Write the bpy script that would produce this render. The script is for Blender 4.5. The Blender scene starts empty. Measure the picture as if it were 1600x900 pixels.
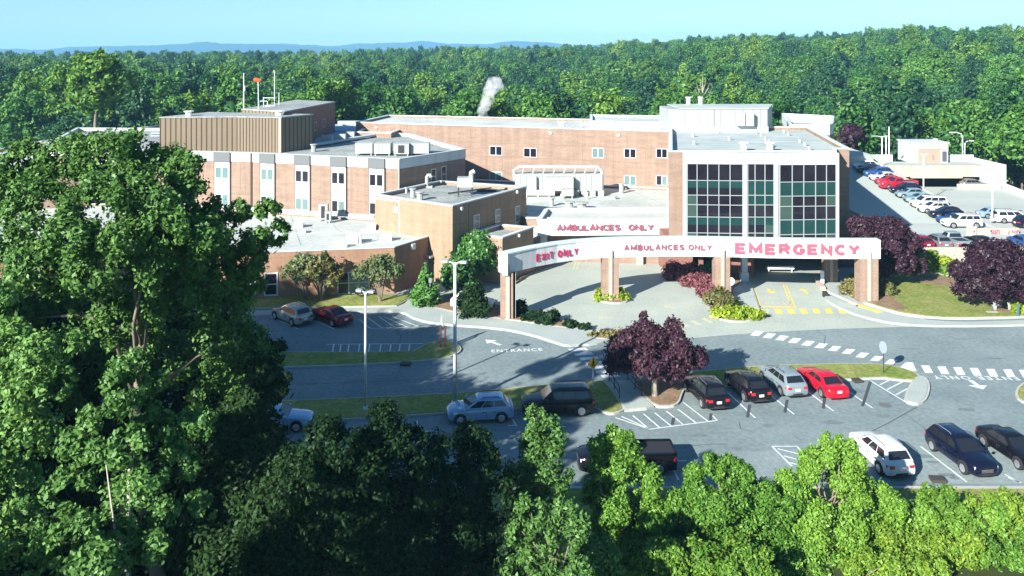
import bpy, bmesh, math, random
import numpy as np
from mathutils import Vector, Matrix
R = math.radians
S = bpy.context.scene
C = S.collection
# ------------------------------------------------------------------ camera, sky, sun, exposure
FPX, CX, HY, H = 1300.0, 800.0, 80.0, 25.0      # focal length and horizon in photo pixels, height in metres
cd = bpy.data.cameras.new('camera'); cam = bpy.data.objects.new('camera', cd); C.objects.link(cam); S.camera = cam
cam.location = (0, 0, H); cam.rotation_euler = (R(90), 0, 0)
cd.sensor_width = 36; cd.lens = 36 * FPX / 1600; cd.shift_y = -(450 - HY) / 1600
cd.clip_start = 0.5; cd.clip_end = 20000
SUN_EL = R(26); SX, SY = -0.64, -0.77            # horizontal direction to the sun
w = bpy.data.worlds.new('World'); S.world = w; w.use_nodes = True
nt = w.node_tree; bg = nt.nodes['Background']
sky = nt.nodes.new('ShaderNodeTexSky'); sky.sky_type = 'NISHITA'; sky.sun_disc = False
sky.sun_elevation = SUN_EL; sky.sun_rotation = math.atan2(SX, SY)
sky.air_density = 1.15; sky.dust_density = 0.15; sky.ozone_density = 4.0; sky.altitude = 200
tn = nt.nodes.new('ShaderNodeMix'); tn.data_type = 'RGBA'; tn.blend_type = 'MULTIPLY'; tn.inputs[0].default_value = 1; tn.inputs[7].default_value = (.72, .95, 1.06, 1)
nt.links.new(sky.outputs[0], tn.inputs[6]); nt.links.new(tn.outputs[2], bg.inputs[0]); bg.inputs[1].default_value = 0.055
sd = bpy.data.lights.new('sun', 'SUN'); so = bpy.data.objects.new('sun', sd); C.objects.link(so)
sd.energy = 5.0; sd.angle = R(0.5); sd.color = (1, 0.955, 0.88)
tosun = Vector((SX, SY, 0)).normalized() * math.cos(SUN_EL) + Vector((0, 0, math.sin(SUN_EL)))
so.rotation_euler = (-tosun).to_track_quat('-Z', 'Y').to_euler(); so.location = (-60, -60, 60)
S.view_settings.view_transform = 'Standard'; S.view_settings.look = 'None'
S.view_settings.exposure = 1.46; S.view_settings.gamma = 1.0; S.view_settings.use_curve_mapping = False
S.cycles.max_bounces = 5; S.cycles.diffuse_bounces = 2; S.cycles.glossy_bounces = 2; S.cycles.transmission_bounces = 2
S.cycles.volume_bounces = 3; S.cycles.use_adaptive_sampling = True; S.cycles.use_denoising = True

# ------------------------------------------------------------------ helpers
def P(px, py, z=0.0):
    y = FPX * (H - z) / (py - HY)
    return Vector(((px - CX) / FPX * y, y, z))
def PXY(px, py, z=0.0):
    v = P(px, py, z); return (v.x, v.y)
def AT(px, py, Y):
    return Vector(((px - CX) / FPX * Y, Y, H - (py - HY) / FPX * Y))
rnd = random.Random(7)
MATS = {}
def mat(name, col, rough=0.8, metal=0.0, var=None, vscale=1.0, amt=0.5, stretch=(1, 1, 1), spec=0.3, fine=0.0, fscale=8.0, emit=None, streak=0.0):
    """principled material; var = second colour mixed in by noise on world position; fine = grain"""
    if name in MATS: return MATS[name]
    m = bpy.data.materials.new(name); m.use_nodes = True
    n = m.node_tree.nodes; l = m.node_tree.links; b = n['Principled BSDF']
    b.inputs['Roughness'].default_value = rough; b.inputs['Metallic'].default_value = metal
    b.inputs['Specular IOR Level'].default_value = spec
    b.inputs['Base Color'].default_value = (*col, 1)
    if var is not None or fine or streak:
        g = n.new('ShaderNodeNewGeometry'); mp = n.new('ShaderNodeMapping'); mp.inputs['Scale'].default_value = stretch
        l.new(g.outputs['Position'], mp.inputs[0])
        last = None
        if var is not None:
            t = n.new('ShaderNodeTexNoise'); t.inputs['Scale'].default_value = vscale; t.inputs['Detail'].default_value = 6; t.inputs['Roughness'].default_value = 0.62
            l.new(mp.outputs[0], t.inputs[0])
            cr = n.new('ShaderNodeMapRange'); cr.inputs[1].default_value = 0.5 - 0.18; cr.inputs[2].default_value = 0.5 + 0.18
            cr.inputs[4].default_value = amt
            l.new(t.outputs[0], cr.inputs[0])
            mx = n.new('ShaderNodeMix'); mx.data_type = 'RGBA'; mx.inputs[6].default_value = (*col, 1); mx.inputs[7].default_value = (*var, 1)
            l.new(cr.outputs[0], mx.inputs[0]); last = mx.outputs[2]
        if fine:
            t2 = n.new('ShaderNodeTexNoise'); t2.inputs['Scale'].default_value = fscale; t2.inputs['Detail'].default_value = 3
            l.new(mp.outputs[0], t2.inputs[0])
            mr = n.new('ShaderNodeMapRange'); mr.inputs[1].default_value = .25; mr.inputs[2].default_value = .75
            mr.inputs[3].default_value = 1 - fine; mr.inputs[4].default_value = 1 + fine
            l.new(t2.outputs[0], mr.inputs[0])
            mm = n.new('ShaderNodeMix'); mm.data_type = 'RGBA'; mm.blend_type = 'MULTIPLY'; mm.inputs[0].default_value = 1
            if last is None: mm.inputs[6].default_value = (*col, 1)
            else: l.new(last, mm.inputs[6])
            l.new(mr.outputs[0], mm.inputs[7]); last = mm.outputs[2]
        if streak:
            mp2 = n.new('ShaderNodeMapping'); mp2.inputs['Scale'].default_value = (1.6, 1.6, .10); l.new(g.outputs['Position'], mp2.inputs[0])
            t3 = n.new('ShaderNodeTexNoise'); t3.inputs['Scale'].default_value = 1.1; t3.inputs['Detail'].default_value = 5; l.new(mp2.outputs[0], t3.inputs[0])
            m3 = n.new('ShaderNodeMapRange'); m3.inputs[1].default_value = .35; m3.inputs[2].default_value = .65; m3.inputs[3].default_value = 1 - streak; m3.inputs[4].default_value = 1 + streak * .4; l.new(t3.outputs[0], m3.inputs[0])
            m4 = n.new('ShaderNodeMix'); m4.data_type = 'RGBA'; m4.blend_type = 'MULTIPLY'; m4.inputs[0].default_value = 1
            if last is None: m4.inputs[6].default_value = (*col, 1)
            else: l.new(last, m4.inputs[6])
            l.new(m3.outputs[0], m4.inputs[7]); last = m4.outputs[2]
        l.new(last, b.inputs['Base Color'])
    if emit:
        b.inputs['Emission Color'].default_value = (*emit[0], 1); b.inputs['Emission Strength'].default_value = emit[1]
    MATS[name] = m
    return m

class MB:
    def __init__(s): s.v = []; s.f = []; s.m = []
    def add(s, vs, fs, mi=0):
        o = len(s.v); s.v += [tuple(v) for v in vs]
        for f in fs: s.f.append([i + o for i in f]); s.m.append(mi)
    def quad(s, a, b, c, d, mi=0): s.add([a, b, c, d], [(0, 1, 2, 3)], mi)
    def box(s, x0, y0, z0, x1, y1, z1, mi=0):
        s.prism([(x0, y0), (x1, y0), (x1, y1), (x0, y1)], z0, z1, mi)
    def obox(s, c, u, hl, hw, z0, z1, mi=0):
        """box centred at c (x,y), long axis u"""
        u = Vector((u[0], u[1])).normalized(); n = Vector((-u.y, u.x)); c = Vector((c[0], c[1]))
        s.prism([tuple(c - u * hl - n * hw), tuple(c + u * hl - n * hw), tuple(c + u * hl + n * hw), tuple(c - u * hl + n * hw)], z0, z1, mi)
    def prism(s, poly, z0, z1, mi=0, bottom=True):
        p = ccw(poly); n = len(p)
        zf0 = z0 if callable(z0) else (lambda x, y: z0); zf1 = z1 if callable(z1) else (lambda x, y: z1)
        vs = [(x, y, zf0(x, y)) for x, y in p] + [(x, y, zf1(x, y)) for x, y in p]
        fs = [(i, (i + 1) % n, n + (i + 1) % n, n + i) for i in range(n)]
        fs.append(tuple(range(n, 2 * n)))
        if bottom: fs.append(tuple(range(n - 1, -1, -1)))
        s.add(vs, fs, mi)
    def sheet(s, poly, z, mi=0):
        p = ccw(poly); s.add([(x, y, z) for x, y in p], [tuple(range(len(p)))], mi)
    def ring(s, outer, inner, z0, z1, mi=0):
        o = ccw(outer); i_ = ccw(inner); n = len(o)
        vs = [(x, y, z0) for x, y in o] + [(x, y, z1) for x, y in o] + [(x, y, z1) for x, y in i_] + [(x, y, z0) for x, y in i_]
        fs = []
        for k in range(n):
            j = (k + 1) % n
            fs += [(k, j, n + j, n + k), (n + k, n + j, 2 * n + j, 2 * n + k), (2 * n + k, 2 * n + j, 3 * n + j, 3 * n + k), (3 * n + k, 3 * n + j, j, k)]
        s.add(vs, fs, mi)
    def tube(s, pts, rs, seg=8, mi=0, cap=True):
        pts = [Vector(p) for p in pts]
        if not isinstance(rs, (list, tuple)): rs = [rs] * len(pts)
        vs = []; fs = []
        for i, p in enumerate(pts):
            d = (pts[min(i + 1, len(pts) - 1)] - pts[max(i - 1, 0)]).normalized()
            a = d.orthogonal().normalized() if i == 0 else (a - d * a.dot(d)).normalized()
            b = d.cross(a)
            for k in range(seg):
                t = 2 * math.pi * k / seg
                vs.append(p + (a * math.cos(t) + b * math.sin(t)) * rs[i])
        for i in range(len(pts) - 1):
            for k in range(seg):
                j = (k + 1) % seg
                fs.append((i * seg + k, i * seg + j, (i + 1) * seg + j, (i + 1) * seg + k))
        if cap:
            fs.append(tuple(range(seg - 1, -1, -1))); fs.append(tuple((len(pts) - 1) * seg + k for k in range(seg)))
        s.add(vs, fs, mi)
    def build(s, name, mats, parent=None, smooth=False, origin=None):
        me = bpy.data.meshes.new(name)
        vs = s.v
        if origin is not None: vs = [(v[0] - origin[0], v[1] - origin[1], v[2] - origin[2]) for v in vs]
        me.from_pydata(vs, [], s.f)
        if not isinstance(mats, (list, tuple)): mats = [mats]
        for m in mats: me.materials.append(m)
        me.polygons.foreach_set('material_index', s.m)
        if smooth: me.polygons.foreach_set('use_smooth', [True] * len(s.f))
        me.update()
        o = bpy.data.objects.new(name, me); C.objects.link(o)
        if origin is not None: o.location = origin
        if parent is not None: adopt(o, parent)
        return o
def adopt(o, parent):
    o.parent = parent
    o.matrix_parent_inverse = world(parent).inverted()
def world(o):
    m = Matrix.LocRotScale(o.location, o.rotation_euler, o.scale)
    if o.parent: m = world(o.parent) @ o.matrix_parent_inverse @ m
    return m
def ccw(p):
    p = [(float(a[0]), float(a[1])) for a in p]
    A = sum(p[i][0] * p[(i + 1) % len(p)][1] - p[(i + 1) % len(p)][0] * p[i][1] for i in range(len(p)))
    return p if A > 0 else p[::-1]
def inset(poly, d):
    p = [Vector(q) for q in ccw(poly)]; n = len(p); out = []
    for i in range(n):
        a = (p[i] - p[i - 1]).normalized(); b = (p[(i + 1) % n] - p[i]).normalized()
        na = Vector((-a.y, a.x)); nb = Vector((-b.y, b.x)); m = (na + nb)
        if m.length < 1e-6: m = na
        m = m.normalized(); k = d / max(0.35, m.dot(na)); q = p[i] + m * k
        out.append((q.x, q.y))
    return out
def smooth_poly(p, it=2):
    p = [tuple(q) for q in p]
    for _ in range(it):
        q = []
        for i in range(len(p)):
            a = p[i]; b = p[(i + 1) % len(p)]
            q.append((a[0] * .75 + b[0] * .25, a[1] * .75 + b[1] * .25)); q.append((a[0] * .25 + b[0] * .75, a[1] * .25 + b[1] * .75))
        p = q
    return p
def empty(name, loc, rz=0.0):
    o = bpy.data.objects.new(name, None); C.objects.link(o); o.location = loc; o.rotation_euler = (0, 0, rz); o.empty_display_size = .3
    return o
def tag(o, label, cat, group=None, kind=None):
    if label: o['label'] = label
    if cat: o['category'] = cat
    if group: o['group'] = group
    if kind: o['kind'] = kind
    return o
def struct(o, label, cat='ground', kind='structure'):
    o['label'] = label; o['category'] = cat; o['kind'] = kind; return o
def copy_tree(o, parent=None):
    c = o.copy(); C.objects.link(c)
    if parent is not None: c.parent = parent
    for ch in list(o.children): copy_tree(ch, c)
    return c

# ------------------------------------------------------------------ materials
brick = mat('tan_brick', (0.285, 0.203, 0.152), 0.9, var=(0.200, 0.140, 0.108), vscale=.4, amt=.8, stretch=(1, 1, 5), fine=.24, fscale=5, streak=.12)
brick2 = mat('orange_brick', (0.31, 0.19, 0.125), 0.9, var=(0.24, 0.142, 0.092), vscale=.4, amt=.7, stretch=(1, 1, 5), fine=.24, fscale=5, streak=.12)
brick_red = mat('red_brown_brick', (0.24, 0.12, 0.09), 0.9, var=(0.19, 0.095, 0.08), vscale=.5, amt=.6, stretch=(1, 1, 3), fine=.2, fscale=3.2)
white = mat('white_panel', (0.55, 0.58, 0.58), 0.6, var=(0.46, 0.50, 0.50), vscale=.35, amt=.5, stretch=(1, 1, .5), streak=.12)
cream = mat('cream_concrete', (0.43, 0.375, 0.31), 0.8, var=(0.35, 0.31, 0.26), vscale=.3, amt=.6, stretch=(1, 1, .5), streak=.15)
roofw = mat('pale_roof_membrane', (0.50, 0.53, 0.49), 0.8, var=(0.34, 0.375, 0.355), vscale=.13, amt=1, fine=.16, fscale=2.0)
roofg = mat('gravel_roof', (0.32, 0.345, 0.325), 0.9, var=(0.19, 0.21, 0.205), vscale=.4, amt=.9, fine=.3, fscale=2.5)
roofm = mat('ribbed_grey_roof', (0.25, 0.30, 0.295), 0.75, var=(0.46, 0.51, 0.48), vscale=.5, amt=1, stretch=(.35, 2.6, 1), fine=.12, fscale=2)
tanmetal = mat('tan_metal_panel', (0.195, 0.153, 0.102), 0.6, var=(0.16, 0.125, 0.085), vscale=.6, amt=.6, stretch=(2, 2, .2))
seam = mat('panel_seam', (0.12, 0.09, 0.06), 0.7)
mullion = mat('mullion_grey', (0.25, 0.29, 0.29), 0.5)
trim = mat('pale_trim', (0.44, 0.49, 0.50), 0.6)
greymetal = mat('grey_metal', (0.42, 0.45, 0.45), 0.45, metal=.4)
galv = mat('galvanised_steel', (0.55, 0.62, 0.64), 0.5, metal=.15)
hvac = mat('pale_unit_paint', (0.34, 0.37, 0.35), 0.55, var=(0.28, 0.31, 0.295), vscale=.8, amt=.6)
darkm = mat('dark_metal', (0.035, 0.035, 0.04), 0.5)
glass = mat('dark_window_glass', (0.008, 0.006, 0.011), 0.06, spec=.4, var=(0.018, 0.017, 0.024), vscale=.35, amt=1)
glassb = mat('blinds_window_glass', (0.11, 0.18, 0.18), 0.12, spec=.6)
glassg = mat('pale_green_glass', (0.035, 0.065, 0.055), 0.12, spec=.5)
glasst = mat('teal_spandrel_glass', (0.008, 0.034, 0.033), 0.12, spec=.35, var=(0.014, 0.047, 0.045), vscale=.5, amt=1)
asphalt = mat('asphalt', (0.195, 0.245, 0.245), 0.9, var=(0.135, 0.178, 0.185), vscale=.16, amt=1, fine=.2, fscale=3)
concrete = mat('drive_concrete', (0.37, 0.41, 0.355), 0.88, var=(0.29, 0.33, 0.295), vscale=.16, amt=1, fine=.12, fscale=4)
walkm = mat('sidewalk_concrete', (0.34, 0.385, 0.36), 0.88, var=(0.28, 0.32, 0.30), vscale=.4, amt=.8, fine=.06)
deckm = mat('deck_concrete', (0.39, 0.43, 0.40), 0.88, var=(0.32, 0.365, 0.345), vscale=.1, amt=.9, stretch=(.5, 1.5, 1), fine=.05, fscale=4)
kerbm = mat('kerb_concrete', (0.40, 0.42, 0.38), 0.85, var=(0.30, 0.31, 0.29), vscale=.6, amt=.8)
paint = mat('white_road_paint', (0.66, 0.70, 0.70), 0.7, var=(0.42, 0.47, 0.47), vscale=1.6, amt=.8)
ypaint = mat('yellow_road_paint', (0.72, 0.50, 0.06), 0.7, var=(0.52, 0.46, 0.20), vscale=1.2, amt=.8)
ypale = mat('faded_yellow_paint', (0.50, 0.47, 0.28), 0.7, var=(0.38, 0.40, 0.31), vscale=1.2, amt=.8)
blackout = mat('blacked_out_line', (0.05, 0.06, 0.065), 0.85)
grassm = mat('lawn_grass', (0.13, 0.195, 0.035), 0.95, var=(0.28, 0.26, 0.11), vscale=.35, amt=.9, fine=.35, fscale=3.5, spec=.05)
mulch = mat('bark_mulch', (0.18, 0.12, 0.075), 0.95, var=(0.27, 0.20, 0.13), vscale=.8, amt=.8, fine=.35, fscale=5, spec=.05)
soil = mat('forest_soil', (0.035, 0.045, 0.02), 0.95, var=(0.05, 0.065, 0.02), vscale=.2, amt=.8, spec=.05)
redl = mat('red_letter', (0.31, 0.085, 0.13), 0.5)
redl2 = mat('crimson_letter', (0.42, 0.025, 0.09), 0.5)
mauvel = mat('faded_red_letter', (0.25, 0.075, 0.11), 0.5)
whitep = mat('white_paint', (0.8, 0.8, 0.78), 0.4)
barkm = mat('bark', (0.15, 0.125, 0.095), 0.9, var=(0.24, 0.21, 0.17), vscale=1.5, amt=.8, spec=.05)
palebark = mat('pale_bark', (0.42, 0.38, 0.31), 0.9, spec=.05)

def leafmat(name, c1, c2, trans=.25, gloss=.25):
    m = bpy.data.materials.new(name); m.use_nodes = True
    n = m.node_tree.nodes; l = m.node_tree.links; n.remove(n['Principled BSDF']); out = n['Material Output']
    at = n.new('ShaderNodeAttribute'); at.attribute_name = 'tint'
    oi = n.new('ShaderNodeObjectInfo')
    ad = n.new('ShaderNodeMath'); ad.operation = 'MULTIPLY_ADD'; ad.inputs[1].default_value = .8; ad.inputs[2].default_value = -.4
    l.new(oi.outputs['Random'], ad.inputs[0])
    a2 = n.new('ShaderNodeMath'); a2.operation = 'ADD'; a2.use_clamp = True
    l.new(at.outputs['Fac'], a2.inputs[0]); l.new(ad.outputs[0], a2.inputs[1])
    mx = n.new('ShaderNodeMix'); mx.data_type = 'RGBA'; mx.inputs[6].default_value = (*c1, 1); mx.inputs[7].default_value = (*c2, 1)
    l.new(a2.outputs[0], mx.inputs[0])
    d = n.new('ShaderNodeBsdfDiffuse'); t = n.new('ShaderNodeBsdfTranslucent'); g = n.new('ShaderNodeBsdfGlossy'); g.inputs['Roughness'].default_value = .5
    g.inputs['Color'].default_value = (.6, .7, .6, 1)
    l.new(mx.outputs[2], d.inputs[0]); l.new(mx.outputs[2], t.inputs[0])
    m1 = n.new('ShaderNodeMixShader'); m1.inputs[0].default_value = trans; l.new(d.outputs[0], m1.inputs[1]); l.new(t.outputs[0], m1.inputs[2])
    m2 = n.new('ShaderNodeMixShader'); m2.inputs[0].default_value = gloss * .12; l.new(m1.outputs[0], m2.inputs[1]); l.new(g.outputs[0], m2.inputs[2])
    l.new(m2.outputs[0], out.inputs[0]); MATS[name] = m
    return m
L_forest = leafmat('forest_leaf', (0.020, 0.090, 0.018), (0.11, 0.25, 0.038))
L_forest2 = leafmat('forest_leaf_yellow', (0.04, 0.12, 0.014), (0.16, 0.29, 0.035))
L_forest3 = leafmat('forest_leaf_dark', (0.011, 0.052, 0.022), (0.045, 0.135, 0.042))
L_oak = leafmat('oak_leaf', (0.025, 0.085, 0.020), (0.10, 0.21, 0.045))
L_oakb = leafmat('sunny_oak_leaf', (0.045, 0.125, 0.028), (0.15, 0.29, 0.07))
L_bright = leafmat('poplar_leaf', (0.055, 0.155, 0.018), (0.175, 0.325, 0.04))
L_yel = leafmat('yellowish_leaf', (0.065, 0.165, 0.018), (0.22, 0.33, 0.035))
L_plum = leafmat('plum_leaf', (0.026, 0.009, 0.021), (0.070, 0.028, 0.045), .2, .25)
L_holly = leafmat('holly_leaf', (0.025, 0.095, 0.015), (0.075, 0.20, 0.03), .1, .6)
L_dark_shaded = leafmat('dark_leaf', (0.008, 0.025, 0.009), (0.028, 0.062, 0.018), .2, .1)  # own green of dark shrubs; on thicket and fill trees, shade put into colour
L_red = leafmat('barberry_leaf', (0.12, 0.03, 0.045), (0.22, 0.085, 0.09))
L_olive = leafmat('olive_leaf', (0.09, 0.11, 0.03), (0.20, 0.17, 0.06))
L_lime = leafmat('lime_leaf', (0.16, 0.26, 0.015), (0.36, 0.42, 0.03))
L_vitex = leafmat('sage_leaf', (0.09, 0.14, 0.05), (0.21, 0.24, 0.11))

# ------------------------------------------------------------------ foliage
def leaf_mesh(name, centers, normals, size, rs, m, cores=None, elong=1.7):
    n = len(centers)
    nr = normals / (np.linalg.norm(normals, axis=1, keepdims=True) + 1e-9)
    r = rs.normal(size=(n, 3)); u = r - nr * (r * nr).sum(1, keepdims=True); u /= np.linalg.norm(u, axis=1, keepdims=True) + 1e-9
    v = np.cross(nr, u)
    s = size * rs.uniform(.6, 1.3, (n, 1))
    a = u * s * .5 * elong; b = v * s * .5
    V = np.stack([centers - a, centers + b * .9 - a * .1, centers + a, centers - b * .9 - a * .1], 1).reshape(-1, 3)
    F = np.arange(4 * n, dtype=np.int32)
    tint = np.repeat(rs.uniform(0, 1, n), 4)
    cv = []; cf = []; off = 4 * n
    if cores:
        bm = bmesh.new(); bmesh.ops.create_icosphere(bm, subdivisions=1, radius=1)
        iv = np.array([x.co[:] for x in bm.verts]); it = np.array([[q.index for q in f.verts] for f in bm.faces]); bm.free()
        for c, rad in cores:
            jj = rs.uniform(.35, 1.15, (len(iv), 1))
            cv.append(np.array(c) + iv * np.array(rad) * jj); cf.append(it + off); off += len(iv)
    me = bpy.data.meshes.new(name)
    nv = off; allv = V if not cv else np.vstack([V] + cv)
    tri = np.vstack(cf).astype(np.int32) if cf else np.zeros((0, 3), np.int32)
    me.vertices.add(nv); me.vertices.foreach_set('co', allv.astype(np.float32).ravel())
    me.loops.add(4 * n + 3 * len(tri)); me.loops.foreach_set('vertex_index', np.concatenate([F, tri.ravel()]))
    me.polygons.add(n + len(tri))
    me.polygons.foreach_set('loop_start', np.concatenate([np.arange(n) * 4, 4 * n + np.arange(len(tri)) * 3]).astype(np.int32))
    me.update(calc_edges=True)
    at = me.attributes.new('tint', 'FLOAT', 'POINT'); tt = np.zeros(nv, np.float32) + .15; tt[:4 * n] = tint; at.data.foreach_set('value', tt)
    me.materials.append(m)
    return me
def crown_mesh(name, lobes, density, leaf, m, seed=0, sub=10, subr=.42, core=.5, elong=1.7, upb=.25, jit=.75):
    """lobes: (centre, (rx,ry,rz)); each lobe carries sub-clumps, leaves sit on their surface"""
    rs = np.random.RandomState(seed); cs = []; ns = []; cores = []
    for c, r in lobes:
        c = np.array(c, float); r = np.array(r if hasattr(r, '__len__') else (r, r, r), float)
        if core: cores.append((c, r * core))
        k = max(5, int(sub))
        d = rs.normal(size=(k, 3)); d[:, 2] += .25; d /= np.linalg.norm(d, axis=1, keepdims=True)
        sc = c + d * r * rs.uniform(.55, .86, (k, 1))
        sr = r.mean() * subr * rs.uniform(.5, 1.5, k)
        for j in range(k):
            nn = int(2.3 * density * 4 * math.pi * sr[j] ** 2 / leaf ** 2 * .5) + 3
            q = rs.normal(size=(nn, 3)); q /= np.linalg.norm(q, axis=1, keepdims=True)
            out = (q * d[j]).sum(1) > -.35; q = q[out]
            pos = sc[j] + q * sr[j] * (rs.uniform(.3, 1.15, (len(q), 1)) + (rs.uniform(size=(len(q), 1)) > .86) * rs.uniform(0, .55, (len(q), 1)))
            cs.append(pos); ns.append(q * .8 + d[j] * .35 + np.array([0, 0, upb]) + rs.normal(size=q.shape) * jit)
    return leaf_mesh(name, np.vstack(cs), np.vstack(ns), leaf, rs, m, cores, elong)
def mesh_obj(name, me, parent=None, loc=(0, 0, 0)):
    o = bpy.data.objects.new(name, me); C.objects.link(o); o.location = loc
    if parent is not None: o.parent = parent
    return o
def limbs(base, lobes, r0, m, name='trunk', split=.35, seg=7, seed=0, twist=.5, keep=1.0):
    """tapered trunk with a limb to each lobe"""
    rg = random.Random(seed); mb = MB(); b = Vector(base)
    top = sum((Vector(c) for c, _ in lobes), Vector()) / len(lobes)
    f = b.lerp(top, split) ; f.z = b.z + (top.z - b.z) * (split + .15)
    mid = b.lerp(f, .5) + Vector((rg.uniform(-.3, .3), rg.uniform(-.3, .3), 0)) * twist
    mb.tube([b, mid, f, top], [r0 * 1.25, r0, r0 * .8, r0 * .35], seg)
    for c, r in lobes:
        if rg.random() > keep: continue
        c = Vector(c); t = rg.uniform(.1, .75); s = f.lerp(top, t) if (top - f).length > 0 else f
        if c.z < s.z: s = f
        m1 = s.lerp(c, .5) + Vector((rg.uniform(-.4, .4), rg.uniform(-.4, .4), rg.uniform(-.1, .5))) * twist
        mb.tube([s, m1, c], [min(.12, r0 * .42), min(.08, r0 * .26), min(.03, r0 * .1)], 5)
    return mb
def tree(name, base, lobes, leaf, m, label, cat='tree', group=None, density=1.0, r0=.25, seed=0, bark=None, crownname='crown', keep=1.0, **kw):
    """lobes in coordinates relative to base"""
    root = empty(name, base); tag(root, label, cat, group)
    mesh_obj(crownname, crown_mesh(crownname, lobes, density, leaf, m, seed, **kw), root)
    mb = limbs((0, 0, -.2), lobes, r0, bark or barkm, seed=seed, keep=keep, twist=.5 if keep == 1 else 1.6)
    t = mb.build('trunk', bark or barkm, None, smooth=True); t.parent = root
    return root
def rand_lobes(rx, ry, z0, z1, n, r, seed, flat=.8):
    rg = random.Random(seed); L = []; zc = (z0 + z1) / 2; hz = (z1 - z0) / 2
    for i in range(n):
        a = i * 2.39996 + rg.uniform(-.3, .3); t = (i + .5) / n; ph = math.acos(1 - 1.7 * t)
        s = math.sin(ph); k = rg.uniform(.5, .95)
        rr = r * rg.uniform(.75, 1.25)
        L.append(((math.cos(a) * s * (rx - rr * .6) * k, math.sin(a) * s * (ry - rr * .6) * k, zc + math.cos(ph) * (hz - rr * .6)), (rr, rr, rr * flat)))
    return L
# ------------------------------------------------------------------ terrain
_T_Y = [0, 150, 168, 200, 260, 350, 450, 600, 900, 1300, 3000]
_T_U = [-400, 0, 450, 800, 1200, 1600, 2000]
_T = np.array([
    [0, 0, -3, -2, -1, -1, -2, -2, -2, -1, -4],
    [0, 0, -3, -2, -1, -2, -2, -2, -1, -1, -4],
    [0, 0, -2, -2, -6, -5, -2, 0, 1, 1, -4],
    [0, 0, -6, -9, -11, -9, -4, 3, 6, 6, -4],
    [0, 0, -6, -7, -6, -1, 7, 14, 18, 18, 0],
    [0, 0, -5, -5, -2, 7, 15, 21, 23, 24, 0],
    [0, 0, -4, -3, 0, 8, 16, 22, 25, 26, 0]], float)
def terr(x, y):
    if y < 150: return 0.0
    u = min(1999.0, max(-399.0, x / y * FPX + CX)); y = min(y, 2999)
    i = max(k for k in range(len(_T_U)) if _T_U[k] <= u); j = max(k for k in range(len(_T_Y)) if _T_Y[k] <= y)
    i = min(i, len(_T_U) - 2); j = min(j, len(_T_Y) - 2)
    a = (u - _T_U[i]) / (_T_U[i + 1] - _T_U[i]); b = (y - _T_Y[j]) / (_T_Y[j + 1] - _T_Y[j])
    a = a * a * (3 - 2 * a); b = b * b * (3 - 2 * b)
    return float((1 - a) * ((1 - b) * _T[i, j] + b * _T[i, j + 1]) + a * ((1 - b) * _T[i + 1, j] + b * _T[i + 1, j + 1]))
mb = MB()
ys = [-80, 0, 60, 110, 150] + [150 + 12 * i for i in range(1, 26)] + [480, 520, 560, 600, 650, 700, 760, 820, 900, 1000, 1150, 1300, 1600, 2000, 2500, 3200]
xs = [-2600, -1800, -1200, -900, -700] + list(range(-600, 601, 40)) + [700, 900, 1200, 1800, 2600]
for y in ys:
    for x in xs: mb.v.append((x, y, terr(x, y) - .06))
nx = len(xs)
for j in range(len(ys) - 1):
    for i in range(nx - 1):
        mb.f.append([j * nx + i, j * nx + i + 1, (j + 1) * nx + i + 1, (j + 1) * nx + i]); mb.m.append(0)
struct(mb.build('ground', soil, smooth=True), 'dark wooded ground rolling away behind the hospital')

# blue hills on the horizon
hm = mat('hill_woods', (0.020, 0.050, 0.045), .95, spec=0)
def hill(name, prof, Y, label, depth=500):
    mb = MB(); n = len(prof)
    rr = random.Random(int(Y))
    X = []
    for i in range(n - 1):
        (x0, h0), (x1, h1) = prof[i], prof[i + 1]; k = 8
        for j in range(k):
            t = j / k; t2 = t * t * (3 - 2 * t); X.append((x0 + (x1 - x0) * t, h0 + (h1 - h0) * t2 + rr.uniform(-.5, .5)))
    X.append(prof[-1])
    rows = [(-depth, 0.0), (-depth * .5, .6), (0, 1.0), (depth, 0.0)]
    for dy, f in rows:
        for px, py in X:
            zt = H - (py - HY) / FPX * Y; mb.v.append(((px - CX) / FPX * Y, Y + dy, -12 + (zt + 12) * f))
    m = len(X)
    for r in range(3):
        for i in range(m - 1): mb.f.append([r * m + i, r * m + i + 1, (r + 1) * m + i + 1, (r + 1) * m + i]); mb.m.append(0)
    struct(mb.build(name, hm, smooth=True), label, 'hill')
HD = 2.2
hill('hills', [(-200, 84), (-80, 78), (20, 76), (60, 78), (115, 73), (170, 72), (230, 71), (280, 69), (320, 65), (350, 68), (420, 69), (470, 73), (560, 76), (700, 82)], 5200, 'blue wooded hill ridge on the left horizon')
hill('hills', [(300, 90), (380, 70), (440, 68), (480, 70), (520, 72), (560, 68), (620, 67), (660, 64), (700, 68), (760, 69), (800, 64), (850, 66), (900, 71), (960, 69), (1020, 76), (1100, 90)], 6000, 'fainter blue hill ridge behind the centre treetops')

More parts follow.
